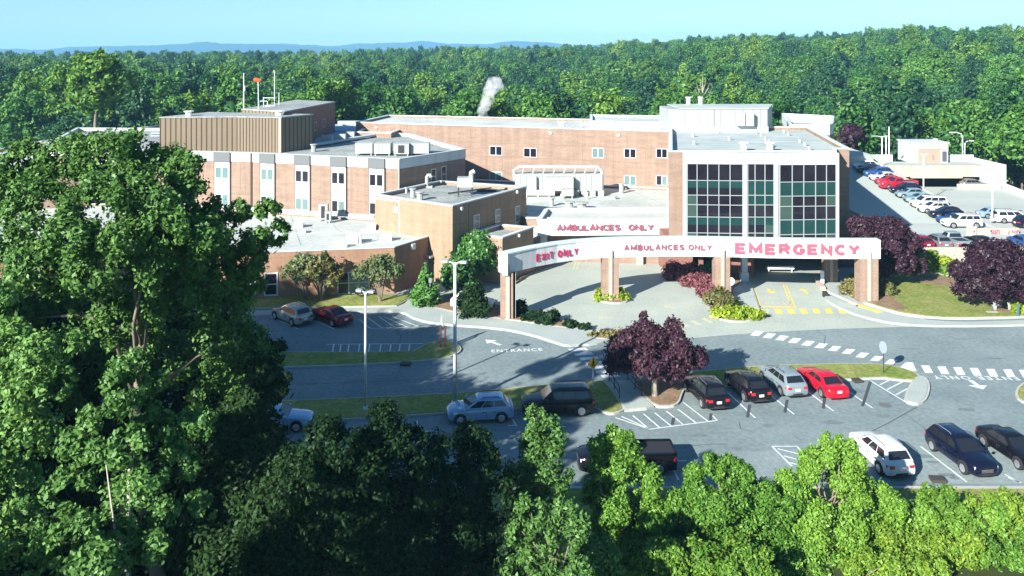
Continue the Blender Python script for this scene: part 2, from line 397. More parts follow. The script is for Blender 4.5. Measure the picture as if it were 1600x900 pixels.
# ------------------------------------------------------------------ paved ground
def pix(pts, z=0.0): return [PXY(a, b, z) for a, b in pts]
mb = MB(); mb.sheet([(-75, 47.6), (85, 47.6), (85, 86), (-75, 86)], 0.0)
struct(mb.build('road', asphalt), 'grey asphalt road and parking bays in front of the hospital', 'road')
mb = MB()
mb.sheet(pix([(716, 440), (722, 392), (1440, 392), (1500, 470), (1420, 511), (1405, 511), (1300, 514), (1200, 519), (1140, 523), (1085, 528), (985, 524), (930, 522), (880, 517), (800, 500), (740, 490), (716, 470)]), 0.005)
struct(mb.build('drive', concrete), 'pale concrete ambulance loop and emergency drive', 'drive')
mb = MB(); mb.sheet([(-110, 84.4), (60, 84.4), (60, 160), (-110, 160)], -0.02)
struct(mb.build('pavement', walkm), 'pale paved ground around the hospital buildings', 'pavement')

def island(name, pts, topm, label, it=1, kerb=.16, h=.13, world_pts=False, kind='structure', km=None):
    """raised kerb with a planted or paved top"""
    p = pts if world_pts else pix(pts)
    p = smooth_poly(p, it) if it else ccw(p)
    p = ccw(p)
    mb = MB(); mb.prism(p, 0.0, h)
    mb2 = MB(); mb2.prism(inset(p, kerb), h - .02, h + .035, bottom=False)
    k = mb.build('kerb', km or kerbm); struct(k, 'pale concrete kerb round the ' + label, 'kerb')
    o = mb2.build(name, topm); struct(o, label, name.replace('_', ' '))
    return o
# sidewalk sweeping past the left pillar
island('sidewalk', [(330, 489), (600, 482), (628, 480), (645, 463), (655, 464), (655, 477), (700, 484), (760, 497), (850, 510), (925, 518), (985, 521), (983, 528), (958, 532), (925, 541), (905, 541), (885, 543), (860, 535), (830, 525), (780, 515), (690, 509), (650, 502), (628, 489), (600, 488), (330, 497)], walkm, 'pale sidewalk sweeping from the left building to the crosswalk', it=1, kerb=.12, h=.12)
island('mulch_bed', [(668, 474), (690, 470), (770, 478), (800, 480), (835, 488), (880, 503), (925, 516), (900, 517), (850, 510), (800, 502), (740, 496), (690, 486), (665, 480)], mulch, 'bark mulch bed at the foot of the left arch pillar', it=1, h=.17)
island('lawn', [(180, 463), (640, 463), (644, 466), (620, 480), (180, 486)], grassm, 'strip of lawn along the front wall of the low brick building', it=0, kerb=.1, h=.15)
island('mulch_bed', [(930, 523), (975, 523), (985, 527), (960, 531), (938, 533), (915, 526)], mulch, 'small planted bed beside the ambulance exit crosswalk', it=1, h=.18)
island('grass_island', [(120, 551), (380, 550), (435, 552), (642, 552), (655, 545), (668, 537), (690, 534), (710, 536), (722, 545), (718, 553), (700, 561), (650, 567), (525, 573), (440, 576), (120, 582)], grassm, 'long shaded grass island between the left parking bays and the road', it=1)
island('grass_island', [(100, 640), (435, 629), (600, 622), (750, 614), (840, 604), (925, 597), (945, 597), (952, 605), (977, 640), (972, 645), (955, 650), (940, 645), (925, 636), (900, 636), (705, 647), (650, 651), (435, 664), (100, 680)], grassm, 'shaded grass strip between the road and the near left parking row', it=1)
island('sidewalk', [(946, 597), (984, 597), (992, 606), (1000, 618), (1022, 637), (1010, 641), (976, 644)], walkm, 'concrete path with steps beside the purple tree', it=0, kerb=.1, h=.14)
island('mulch_bed', [(986, 597), (1045, 592), (1100, 588), (1098, 596), (1072, 606), (1066, 618), (1062, 632), (1050, 638), (1022, 638), (1002, 618), (992, 604)], mulch, 'bark mulch bed under the large purple tree', it=1, h=.16)
island('grass_island', [(1060, 585), (1157, 576), (1200, 573), (1350, 569), (1395, 573), (1420, 580), (1440, 589), (1434, 598), (1405, 596), (1377, 592), (1320, 596), (1240, 598), (1150, 604), (1100, 610), (1070, 612), (1080, 598)], grassm, 'sunlit grass island in front of the row of parked cars', it=1)
island('sidewalk', [(1428, 590), (1445, 590), (1453, 600), (1453, 615), (1446, 630), (1430, 635), (1412, 629), (1415, 615), (1424, 598)], walkm, 'rounded concrete tip of the parking island', it=1, h=.14)
island('grass_island', [(1612, 596), (1598, 600), (1587, 610), (1586, 622), (1600, 632), (1640, 640), (1700, 640), (1700, 590)], grassm, 'grass island cut off by the right edge', it=1)
# right lawn
island('sidewalk', [(1317, 434), (1318, 440), (1322, 455), (1326, 464), (1345, 476), (1375, 487), (1410, 497), (1460, 503), (1520, 505), (1700, 498), (1700, 507), (1600, 510), (1480, 512), (1405, 509), (1345, 497), (1300, 478), (1288, 466), (1272, 436), (1270, 430), (1300, 428)], walkm, 'pale concrete kerb walk curving round the right lawn', it=1, kerb=.1, h=.12)
island('lawn', [(1322, 438), (1330, 460), (1345, 473), (1375, 483), (1410, 493), (1460, 499), (1520, 500), (1700, 494), (1700, 415), (1420, 413), (1330, 425)], grassm, 'sunlit lawn with a purple tree right of the emergency entrance', it=1, h=.19)
mb = MB(); mb.prism(smooth_poly(pix([(1324, 440), (1332, 458), (1347, 471), (1375, 482), (1410, 490), (1416, 484), (1400, 470), (1385, 462), (1372, 445), (1350, 432)]), 1), .2, .235, bottom=False)
struct(mb.build('mulch_bed', mulch), 'mulch bed round the right end pillar of the arch', 'mulch bed')
mb = MB(); mb.prism(smooth_poly(pix([(1545, 488), (1560, 482), (1590, 482), (1610, 490), (1590, 493), (1560, 492)]), 1), .2, .235, bottom=False)
mb.prism(smooth_poly(pix([(1420, 437), (1450, 431), (1500, 440), (1540, 450), (1500, 452), (1445, 447)]), 1), .2, .235, bottom=False)
struct(mb.build('mulch_bed', mulch), 'bare mulch patches on the right lawn', 'mulch bed')
mb = MB(); mb.prism(pix([(1425, 423), (1427, 420), (1470, 425), (1500, 432), (1560, 437), (1560, 441), (1498, 438), (1465, 431)]), .2, .26, bottom=False)
struct(mb.build('footpath', walkm), 'thin pale footpath crossing the back of the right lawn', 'path')
# island between loop and emergency drive
island('mulch_bed', [(1030, 421), (1060, 437), (1088, 453), (1105, 470), (1107, 488), (1118, 494), (1150, 482), (1152, 470), (1146, 455), (1162, 443), (1160, 416), (1100, 412), (1040, 412)], mulch, 'planted bed between the ambulance loop and the emergency drive', it=1, h=.16)
island('sidewalk', [(1148, 452), (1172, 438), (1186, 480), (1190, 492), (1182, 484), (1160, 482), (1152, 474)], walkm, 'sunlit sidewalk beside the emergency drive', it=0, h=.13, kerb=.1)
island('mulch_bed', [(1109, 491), (1150, 482), (1180, 483), (1190, 492), (1186, 499), (1165, 504), (1140, 504), (1120, 499)], mulch, 'bed of bright groundcover at the tip of the island', it=1, h=.15)
island('mulch_bed', [(925, 462), (932, 457), (955, 454), (978, 459), (986, 466), (982, 473), (965, 476), (945, 474), (930, 469)], mulch, 'small round bed at the foot of the middle arch pillar', it=1, h=.16)
# near right verge
mb = MB(); mb.prism([(-60, 47.6), (90, 47.6), (90, 47.35), (-60, 47.35)], 0, .13)
struct(mb.build('kerb', kerbm), 'pale kerb along the near edge of the parking area', 'kerb')
mb = MB(); mb.prism([(-60, 47.35), (90, 47.35), (90, 41), (-60, 41)], 0, .12, bottom=False)
struct(mb.build('lawn', grassm), 'grass verge between the near parking row and the bushes', 'lawn')

# ------------------------------------------------------------------ painted markings
def line(mb, a, b, wd=.11, z=.009, mi=0):
    A = Vector(PXY(*a)); B = Vector(PXY(*b)); u = (B - A).normalized(); n = Vector((-u.y, u.x)) * wd / 2
    mb.quad((*(A - n), z), (*(B - n), z), (*(B + n), z), (*(A + n), z), mi)
def z5(x, y): return (950 + x / 4, 500 + y / 4)
def z6(x, y): return (1200 + x / 4, 500 + y / 4)
def z3(x, y): return (350 + x / 4, 450 + y / 4)
def z4(x, y): return (650 + x / 4, 500 + y / 4)
def z1(x, y): return (1000 + x / 4, 320 + y / 4)
FR = Vector((-.87, 4.7)).normalized()
mb = MB()
for q in [z5(920, 612), z5(1162, 590), z5(1410, 570), z6(652, 550)]:
    A = Vector(PXY(*q)); B = A + FR * 5.4; n = Vector((-FR.y, FR.x)) * .055
    mb.quad((*(A - n), .009), (*(B - n), .009), (*(B + n), .009), (*(A + n), .009))
for a, b in [((45, 610), (261, 683)), ((261, 683), (683, 628)), ((683, 628), (640, 585)), ((85, 603), (255, 680)), ((155, 597), (245, 672)), ((222, 587), (322, 672)), ((292, 580), (392, 662)), ((365, 570), (468, 652)), ((437, 558), (548, 642)), ((470, 515), (622, 632)), ((1025, 790), (1180, 790)), ((1180, 790), (1300, 925)), ((1025, 790), (1150, 915)), ((1060, 805), (1200, 840)), ((1100, 850), (1235, 885)), ((1135, 892), (1270, 925))]:
    line(mb, z5(*a), z5(*b))
for a, b in [((640, 380), (880, 525)), ((700, 405), (755, 378)), ((745, 435), (840, 387)), ((800, 468), (880, 425)), ((955, 792), (1245, 1015)), ((1500, 985), (1575, 1015))]:
    line(mb, z6(*a), z6(*b))
for a, b in [((1480, 965), (1580, 1020))]: line(mb, z6(*a), z6(*b))
struct(mb.build('parking_lines', paint), 'white painted bay lines and hatching in the sunlit parking area', 'marking')
mb = MB()
for a, b in [((160, 220), (235, 255)), ((290, 180), (465, 257)), ((580, 210), (690, 257)), ((845, 195), (915, 253)), ((915, 253), (1300, 241)), ((888, 180), (990, 250)), ((965, 178), (1070, 247)), ((1050, 178), (1220, 243)), ((1000, 178), (1145, 245)),
             ((640, 352), (1245, 348)), ((115, 352), (205, 352)), ((160, 352), (145, 377)), ((615, 850), (612, 890)), ((0, 355), (90, 352))]:
    line(mb, z3(*a), z3(*b))
for x in (680, 725, 775, 842, 905, 975, 1038, 1095, 1155): line(mb, z3(x + 6, 352), z3(x - 2, 402))
for a, b in [((5, 630), (30, 695)), ((0, 697), (95, 695)), ((590, 600), (630, 665)), ((575, 660), (630, 658)), ((-560, 655), (-555, 700)), ((-560, 720), (-500, 722))]: line(mb, z4(*a), z4(*b))
line(mb, (1050, 728), (1060, 750)); line(mb, (1050, 720), (1072, 720))
struct(mb.build('parking_lines', paint), 'white painted bay lines and hatching in the shaded parking area', 'marking')
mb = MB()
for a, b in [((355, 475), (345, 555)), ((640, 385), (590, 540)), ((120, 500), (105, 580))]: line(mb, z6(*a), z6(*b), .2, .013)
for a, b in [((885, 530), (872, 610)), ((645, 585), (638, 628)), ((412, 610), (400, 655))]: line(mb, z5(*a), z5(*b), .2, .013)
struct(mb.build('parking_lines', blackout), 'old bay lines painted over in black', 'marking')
mb = MB()
for a, b in [((560, 740), (760, 640)), ((760, 640), (930, 545))]: line(mb, z6(*a), z6(*b), .07, .012)
for pts in [[(150, 715), (185, 735), (210, 755)], [(-500, 790), (-420, 782), (-330, 775), (-250, 778)], [(-180, 640), (-170, 680), (-100, 700)], [(300, 60), (360, 100), (350, 150), (420, 190)], [(900, 620), (980, 680), (1000, 740)], [(1100, 90), (1180, 120), (1300, 115)]]:
    for i in range(len(pts) - 1): line(mb, z6(*pts[i]), z6(*pts[i + 1]), .05, .012)
for pts in [[(310, 605), (870, 590), (1500, 560)], [(120, 600), (400, 620)], [(1050, 235), (1105, 300), (1100, 345)]]:
    for i in range(len(pts) - 1): line(mb, z3(*pts[i]), z3(*pts[i + 1]), .05, .012)
struct(mb.build('cracks', mat('crack_seal', (.07, .085, .09), .8)), 'dark sealed cracks in the asphalt', 'marking')
mb = MB()
def para(mb, c, offs, conv, z=.009, mi=0):
    q = [PXY(*conv(c[0] + o[0], c[1] + o[1])) for o in offs]; mb.sheet(q, z, mi)
for i in range(7): para(mb, (950 + i * 34, 182 + i * 27.5), [(0, 0), (112, -9), (127, 6), (15, 15)], z4)
struct(mb.build('crosswalk', paint), 'white striped crosswalk leading to the steps', 'marking')
mb = MB()
cb = [(932, 84), (1008, 99), (1087, 113), (1167, 129), (1250, 146), (1333, 161), (1416, 179), (1503, 197), (1590, 220), (1680, 241), (1770, 262)]
for c in cb: para(mb, c, [(-44, 12), (-10, -17), (44, -12), (10, 17)], z5)
para(mb, (880, 293), [(-65, 12), (-20, -28), (25, -28), (50, 30)], z6)
for c in [(993, 308), (1095, 315), (1195, 320), (1297, 324), (1400, 330), (1507, 333), (1605, 336)]: para(mb, c, [(-38, -24), (14, -24), (40, 24), (-10, 24)], z6)
struct(mb.build('crosswalk', paint), 'white striped crosswalk across the main road', 'marking')
mb = MB()
for c in [(865, 666), (945, 666), (1022, 665), (1100, 664), (1180, 664), (1262, 664)]: para(mb, c, [(-27, -15), (14, -15), (29, 16), (-12, 16)], z1)
for a, b, wd in [((895, 500), (948, 640), .13), ((912, 500), (970, 640), .13), ((750, 636), (972, 641), .35), ((690, 500), (742, 655), .1), ((708, 500), (760, 655), .1)]: line(mb, z1(*a), z1(*b), wd, .011)
def arrow(mb, c, d, L=1.6, wd=.5, z=.011):
    c = Vector(PXY(*c)); d = Vector(d).normalized(); n = Vector((-d.y, d.x))
    mb.quad(*[(*(c + d * a + n * b), z) for a, b in [(-L / 2, -wd * .17), (-L / 2, wd * .17), (.1, wd * .17), (.1, -wd * .17)]])
    mb.add([(*(c + d * a + n * b), z) for a, b in [(.1, -wd * .65), (.1, wd * .65), (L / 2, 0)]], [(0, 1, 2)])
arrow(mb, z1(815, 540), (0, -1), 1.9, .8); arrow(mb, z1(1028, 540), (0, 1), 1.9, .8)
struct(mb.build('drive_markings', ypaint), 'yellow crosswalk blocks, arrows and lane lines on the emergency drive', 'marking')
mb = MB()
para(mb, (785, 668), [(-27, -15), (14, -15), (29, 16), (-12, 16)], z1); para(mb, (1340, 666), [(-30, -15), (0, -15), (36, 14), (0, 14)], z1)
for c in [(150, 772), (205, 760), (277, 749), (350, 738), (420, 724)]: para(mb, c, [(-40, -13), (-14, -16), (40, 12), (12, 16)], z1)
arrow(mb, z1(185, 640), (-.8, .9), 1.5, .8); arrow(mb, (944, 496), (-1, .1), 1.4, .7)
for x in (900, 905): line(mb, (x, 408), (x - 4, 421), .2)
struct(mb.build('drive_markings', ypale), 'faded yellow stripes and arrows on the ambulance loop', 'marking')
mb = MB(); arrow(mb, (770, 535), (-1, 1.0), 1.9, .9); arrow(mb, z6(1305, 406), (0, -1), 1.7, 1.1)
struct(mb.build('road_arrows', paint), 'white arrows painted on the road', 'marking')
asph2 = mat('lighter_asphalt', (.225, .275, .27), .9, var=(.17, .215, .22), vscale=.3, amt=1, fine=.2, fscale=4)
mb = MB(); mb.sheet(pix([(1080, 722), (1180, 706), (1300, 697), (1420, 693), (1600, 686), (1700, 684), (1700, 756), (1060, 756)]), .0045)
struct(mb.build('road_patch', asph2), 'lighter resurfaced strip of asphalt under the near parking row', 'road patch')
stain = mat('oil_stain', (.105, .13, .135), .8, var=(.16, .2, .2), vscale=2.5, amt=1)
mb = MB(); rs_ = random.Random(4)
for px, py, rx_, ry_ in [(1448, 713, .8, .25), (1458, 722, .5, .2), (1480, 742, .7, .25), (1492, 747, .35, .2), (1340, 610, .6, .5), (1395, 618, .4, .3), (1200, 665, .5, .25), (1090, 680, .6, .3), (1300, 660, .9, .35), (1150, 700, .5, .3), (1250, 545, .9, .2), (1420, 545, 1.0, .2), (1380, 650, .5, .3), (700, 560, .8, .3), (560, 595, .9, .3), (1510, 640, .7, .3), (1555, 560, .8, .2)]:
    c = P(px, py); mb.sheet([(c.x + math.cos(t * .52) * rx_ * rs_.uniform(.6, 1.1), c.y + math.sin(t * .52) * ry_ * rs_.uniform(.6, 1.1)) for t in range(12)], .0062)
struct(mb.build('stains', stain), 'dark oil and dirt stains on the asphalt', 'stain')
# yellow kerb faces
def kerb_strip(pts, wd, m, label, z0=.1, z1_=.16):
    mb = MB()
    for i in range(len(pts) - 1):
        A = Vector(PXY(*pts[i])); B = Vector(PXY(*pts[i + 1])); c = (A + B) / 2; mb.obox(c, B - A, (B - A).length / 2 + .02, wd / 2, z0, z1_ + .002 * i)
    return struct(mb.build('kerb', m), label, 'kerb')
kerb_strip([z1(1312, 622), z1(1400, 650), z1(1505, 683)], .7, ypaint, 'yellow painted kerb at the corner of the right sidewalk')
kerb_strip([z1(1100, 460), z1(1130, 510), z1(1170, 570)], .45, mat('pale_yellow_kerb', (.70, .60, .28), .7), 'pale yellow kerb along the right side of the emergency drive')
kerb_strip([z1(450, 700), z1(500, 712)], .9, ypaint, 'yellow painted nose of the kerb beside the groundcover', .1, .2)
kerb_strip([(936, 521), (962, 520), (985, 521)], .35, ypaint, 'short yellow kerb by the ambulance exit')
kerb_strip([(1165, 479), (1180, 479)], .5, ypaint, 'short yellow kerb patch by the groundcover')
kerb_strip([(804, 444), (830, 427), (860, 414), (872, 407)], .3, mat('dark_kerb', (.2, .15, .1), .8), 'low dark kerb edging the left side of the loop', 0, .22)
for px, py, nm in [(1383, 633, 'round'), ]:
    mb = MB(); c = P(px, py); mb.sheet([(c.x + math.cos(t * .39) * .42, c.y + math.sin(t * .39) * .42) for t in range(16)], .014)
    tag(mb.build('manhole_cover', mat('iron', (.12, .13, .13), .6)), 'round iron manhole cover beside the empty parking bay', 'manhole cover')
for a, b, lab in [(z1(750, 688), z1(815, 700), 'dark drain grate at the edge of the emergency drive'), (z3(1105, 480), z3(1165, 482), 'dark kerb inlet drain at the edge of the grass island'), ((1454, 751), (1476, 752), 'kerb drain with debris by the near parking row'), ((1333, 597), (1345, 596), 'small drain at the kerb near the red car')]:
    mb = MB(); A = Vector(PXY(*a)); B = Vector(PXY(*b)); mb.obox((A + B) / 2, B - A, (B - A).length / 2, .3, .015, .19 if 'kerb' in lab else .02)
    tag(mb.build('drain_grate', mat('drain_iron', (.05, .045, .04), .7)), lab, 'drain')

# ------------------------------------------------------------------ lettering helper
def _arc(cx, cy, rx, ry, a0, a1, n=10): return [(cx + rx * math.cos(R(a0 + (a1 - a0) * i / n)), cy + ry * math.sin(R(a0 + (a1 - a0) * i / n))) for i in range(n + 1)]
GLY = {'E': [[(.66, 0), (0, 0), (0, 1), (.66, 1)], [(0, .5), (.58, .5)]], 'M': [[(0, 0), (0, 1), (.42, .25), (.84, 1), (.84, 0)]], 'I': [[(0, 0), (0, 1)]], 'T': [[(0, 1), (.7, 1)], [(.35, 0), (.35, 1)]], 'X': [[(0, 0), (.68, 1)], [(0, 1), (.68, 0)]],
 'N': [[(0, 0), (0, 1), (.66, 0), (.66, 1)]], 'Y': [[(0, 1), (.36, .48), (.72, 1)], [(.36, .48), (.36, 0)]], 'L': [[(0, 1), (0, 0), (.6, 0)]], 'A': [[(0, 0), (.36, 1), (.72, 0)], [(.13, .32), (.59, .32)]], 'U': [[(0, 1)] + _arc(.33, .33, .33, .33, 180, 360) + [(.66, 1)]],
 'R': [[(0, 0), (0, 1), (.4, 1)] + _arc(.4, .75, .25, .25, 90, -90, 6) + [(0, .5)], [(.34, .5), (.68, 0)]], 'B': [[(0, 0), (0, 1), (.38, 1)] + _arc(.38, .76, .24, .24, 90, -90, 6) + [(0, .52)], [(.38, .52)] + _arc(.38, .26, .27, .26, 90, -90, 6) + [(0, 0)]],
 'O': [_arc(.37, .5, .37, .5, 90, 450, 20)], 'C': [_arc(.37, .5, .37, .5, 48, 312, 14)], 'G': [_arc(.37, .5, .37, .5, 48, 335, 16) + [(.70, .46), (.42, .46)]], 'S': [_arc(.32, .75, .31, .25, 30, 265, 10) + _arc(.32, .25, .31, .25, 85, -150, 10)]}
def glyph(ch, size, depth, wt=.17):
    '''bold block letter centred on x, height = size * .73, as a raised solid'''
    hgt = size * .73; wd = wt * hgt; vs = []; fs = []; G = GLY[ch]; gw = max(p[0] for st in G for p in st) * hgt
    for si, st in enumerate(G):
        p = [Vector((x * hgt - gw / 2, wd / 2 + y * (hgt - wd))) for x, y in st]; n = len(p); closed = (p[0] - p[-1]).length < 1e-4
        L = []; Rr = []
        for i in range(n):
            a = (p[i] - p[i - 1]).normalized() if i else ((p[0] - p[-2]).normalized() if closed else (p[1] - p[0]).normalized()); b = (p[i + 1] - p[i]).normalized() if i < n - 1 else ((p[1] - p[0]).normalized() if closed else a)
            m = (Vector((-a.y, a.x)) + Vector((-b.y, b.x))); m = m.normalized() if m.length > 1e-5 else Vector((-a.y, a.x)); k = wd / 2 / max(.42, m.dot(Vector((-a.y, a.x))))
            e = Vector((0, 0))
            if not closed and i == 0 and len(st) > 0: e = -b * wd * .0
            L.append(p[i] + m * k + e); Rr.append(p[i] - m * k + e)
        o = len(vs); z = depth + si * .004
        for q, zz in ((L, z), (Rr, z), (L, -depth), (Rr, -depth)): vs += [Vector((v.x, v.y, zz)) for v in q]
        for i in range(n - 1):
            fs += [(o + n + i, o + n + i + 1, o + i + 1, o + i), (o + i, o + i + 1, o + 2 * n + i + 1, o + 2 * n + i), (o + 3 * n + i, o + 3 * n + i + 1, o + n + i + 1, o + n + i)]
        fs += [(o, o + 2 * n, o + 3 * n, o + n), (o + n - 1, o + 2 * n - 1, o + 4 * n - 1, o + 3 * n - 1)]
    return vs, fs, gw
def text_bm(s, size, m, depth=.03, bold=.0, spacing=1.0):
    cu = bpy.data.curves.new('lettering', 'FONT'); cu.body = s; cu.size = size; cu.extrude = depth; cu.offset = bold; cu.space_character = spacing; cu.align_x = 'CENTER'; cu.resolution_u = 3
    o = bpy.data.objects.new('t', cu); C.objects.link(o); dg = bpy.context.evaluated_depsgraph_get()
    me = bpy.data.meshes.new_from_object(o.evaluated_get(dg)); bpy.data.objects.remove(o)
    vs = [v.co.copy() for v in me.vertices]; fs = [list(p.vertices) for p in me.polygons]; bpy.data.meshes.remove(me)
    return vs, fs
def ground_text(s, c, size, rz, m, label, stretch=1.0, sp=1.1):
    vs, fs = text_bm(s, size, m, 0, .012, sp); mb = MB(); c = P(*c); ca, sa = math.cos(rz), math.sin(rz)
    mb.add([(c.x + v.x * ca - (v.y * stretch) * sa, c.y + v.x * sa + (v.y * stretch) * ca, .011) for v in vs], fs)
    struct(mb.build('road_lettering', m), label, 'marking')
ground_text('ENTRANCE', (808, 549.5), .74, R(5), paint, 'white road lettering reading ENTRANCE', 1.2, 1.2)
ground_text('ENTER ONLY', (1522, 588), .85, R(178), paint, 'white road lettering reading ENTER ONLY, upside down', 1.15, 1.35)
ground_text('STOP', z1(858, 606), 1.0, R(180), ypale, 'faded yellow lettering reading STOP, upside down', 1.3, 1.3)
# ------------------------------------------------------------------ buildings
def building(name, label, poly, z0, z1, wallm, roofmat, capm=None, band=0.0, th=.35, drop=.45, cap=.14, cat='building'):
    c = Vector(poly[0]); root = empty(name, (c.x, c.y, z0)); tag(root, label, cat)
    inn = inset(poly, th)
    mb = MB(); mb.ring(poly, inn, z0, z1 - band); mb.build('wall', wallm, root)
    if band:
        o2 = inset(poly, -.05); mb = MB(); mb.ring(o2, inset(poly, th), z1 - band, z1); mb.build('fascia', white, root)
    mb = MB(); mb.prism(inset(poly, th - .02), z1 - drop - .2, z1 - drop); mb.build('roof', roofmat, root)
    if cap:
        mb = MB(); mb.ring(inset(poly, -.06 if not band else -.09), inset(poly, th + .06), z1, z1 + cap); mb.build('parapet_cap', capm or trim, root)
    return root
def hit(A, B, px):
    """point on wall line A-B seen at photo column px"""
    A = Vector(A[:2]); B = Vector(B[:2]); k = (px - CX) / FPX; d = B - A
    t = (k * A.y - A.x) / (d.x - k * d.y); return A + d * t
def wnorm(A, B):
    d = (Vector(B[:2]) - Vector(A[:2])).normalized(); n = Vector((d.y, -d.x))
    return d, (n if n.dot(Vector((0, 0)) - Vector(A[:2])) > 0 else -n)
def panel(mb, A, B, p, q, z0, z1, d0, d1, mi=0):
    """slab on the wall between plan points p and q, from d0 to d1 proud of it"""
    u, n = wnorm(A, B); p = Vector(p); q = Vector(q)
    mb.prism([tuple(p + n * d0), tuple(q + n * d0), tuple(q + n * d1), tuple(p + n * d1)], z0, z1, mi)
def window(root, A, B, x0, x1, z0, z1, panes=2, gl=None, fw=.09, name='window', frame=None, cross=False):
    p = hit(A, B, x0); q = hit(A, B, x1); u = (q - p); L = u.length; u = u / L
    mb = MB()
    panel(mb, A, B, p, q, z0 - fw, z0, -.05, .07); panel(mb, A, B, p, q, z1, z1 + fw, -.05, .07)
    panel(mb, A, B, p - u * fw, p, z0 - fw, z1 + fw, -.05, .072); panel(mb, A, B, q, q + u * fw, z0 - fw, z1 + fw, -.05, .072)
    for i in range(1, panes): c = p + u * L * i / panes; panel(mb, A, B, c - u * fw * .6, c + u * fw * .6, z0, z1, -.05, .068)
    if cross: panel(mb, A, B, p, q, (z0 + z1) / 2 - .05, (z0 + z1) / 2 + .05, -.05, .066)
    w_ = mb.build(name, frame or white, root)
    mb = MB(); gl = gl or [glass] * panes
    for i in range(panes): panel(mb, A, B, p + u * L * i / panes, p + u * L * (i + 1) / panes, z0, z1, -.05, .02, i)
    mb.build('pane', gl, w_)
    return w_
def zat(A, B, px, py):
    h = hit(A, B, px); return H - (py - HY) / FPX * h.y
def wpx(root, A, B, x0, y0, x1, y1, **k):
    c = (x0 + x1) / 2; return window(root, A, B, x0, x1, zat(A, B, c, y1), zat(A, B, c, y0), **k)

# --- emergency block with the glass front
ZE = 13.95
F0 = AT(1045, 0, 91.2).xy; F1 = AT(1070, 0, 91.0).xy; F2 = AT(1309, 0, 91.0).xy; F3 = AT(1326, 0, 91.2).xy
B3 = AT(1262, 0, 121).xy; B0 = AT(1046, 0, 121).xy
EP = [F0, AT(1306.5, 0, 91.2).xy, AT(1306.5, 0, 93.8).xy, AT(1327, 0, 93.8).xy, B3, B0]
eb = building('emergency_building', 'three storey emergency block with a tall gridded glass front and pale upper band', EP, 4.35, ZE, brick, roofm, white)
# soffit closing the raised block from below
mb = MB(); mb.prism(inset(EP, .3), 4.36, 4.5); mb.build('soffit', mat('soffit_grey', (.25, .26, .26), .8), eb)
# ground floor behind the drive
mb = MB()
mb.box(F0.x, 104, 0, B3.x + 1, 120, 4.35)
mb.box(F0.x, 92.0, 0, F0.x + 2.8, 104, 4.35)
mb.build('lower_wall', brick_red, eb)
mb = MB()
for x0, x1 in ((1092, 1098), (1132, 1140)):
    a = AT(x0, 0, 92.6).x; b = AT(x1, 0, 92.6).x; mb.box(a, 92.3, 0, b, 92.9, 4.35)
mb.box(AT(1142, 0, 92).x, 92.5, 0, AT(1176, 0, 93).x, 100, 4.35)
mb.build('lower_wall', brick_red, eb)
mb = MB(); mb.box(AT(1210, 0, 103).x, 103.9, .1, AT(1275, 0, 103).x, 104.02, 3.2); mb.build('garage_door', mat('garage_grey', (.10, .10, .11), .6), eb)
c = P(1163, 441); mb = MB(); mb.box(c.x - .42, c.y - .3, 0, c.x + .42, c.y + .5, 1.1); mb.box(c.x - .3, c.y - .2, 1.1, c.x + .3, c.y + .4, 4.36); mb.build('column', trim, eb)
c = P(1299, 443); mb = MB(); mb.box(c.x - .7, c.y, 0, c.x + .7, c.y + 1, 4.36); mb.build('column', brick, eb)
mb = MB(); mb.box(c.x - .14, c.y - .08, 0, c.x + .14, c.y, 4.36); mb.box(c.x - 1.05, c.y - .3, 0, c.x - .85, c.y - .1, 1.4); mb.build('column_trim', cream, eb)
c = P(1335, 440); mb = MB(); mb.box(c.x, c.y - 1.5, 0, c.x + .8, c.y - .7, 4.36); mb.build('column', brick_red, eb)
# glass bays (gentle bow: left and right bays splay back from the middle)
def bay(xs_, ys_, Ya, Yb, teal, half, label):
    Aw = AT(xs_[0], 0, Ya).xy; Bw = AT(xs_[-1], 0, Yb).xy
    zs = [H - (y - HY) / FPX * (Ya + Yb) / 2 for y in ys_]
    u, n = wnorm(Aw, Bw); mb = MB(); hs = [hit(Aw, Bw, x) for x in xs_]
    for i, h in enumerate(hs):
        w_ = .042 if 0 < i < len(hs) - 1 else .12; panel(mb, Aw, Bw, h - u * w_, h + u * w_, zs[-1], zs[0], -.05, .1)
    for i, z in enumerate(zs):
        panel(mb, Aw, Bw, hs[0], hs[-1], z - .038, z + .038, -.05, .096)
    cw = mb.build('curtain_wall', mullion, eb); cw['label'] = label
    mb = MB()
    for i in range(len(hs) - 1):
        for j in range(len(zs) - 1):
            g = 0
            if j in teal: g = 1
            if (i, j) in half: g = 2
            panel(mb, Aw, Bw, hs[i], hs[i + 1], zs[j + 1], zs[j], -.04, .02, g)
            if j in half.get('low', ()) :  # blinds half drawn: teal upper strip
                zt = zs[j] - (zs[j] - zs[j + 1]) * .5; panel(mb, Aw, Bw, hs[i] , hs[i + 1], zt, zs[j], -.03, .025, 1)
    mb.build('glazing', [glass, glasst, glassg], cw)
    # white band above and solid body behind
    mb = MB(); panel(mb, Aw, Bw, hs[0] - u * .13, hs[-1] + u * .13, zs[0], ZE + .05, -.9, .14); mb.build('fascia', white, eb)
    mb = MB(); panel(mb, Aw, Bw, hs[0], hs[-1], zs[-1] - .5, zs[0] - .001, -.9, -.06); mb.build('bay_core', darkm, eb)
    mb = MB(); panel(mb, Aw, Bw, hs[0] - u * .13, hs[-1] + u * .13, zs[-1] - .9, zs[-1] - .08, -.9, .12); mb.build('sill_band', white, eb)
YS = [256, 282, 305, 320, 339, 364, 380]
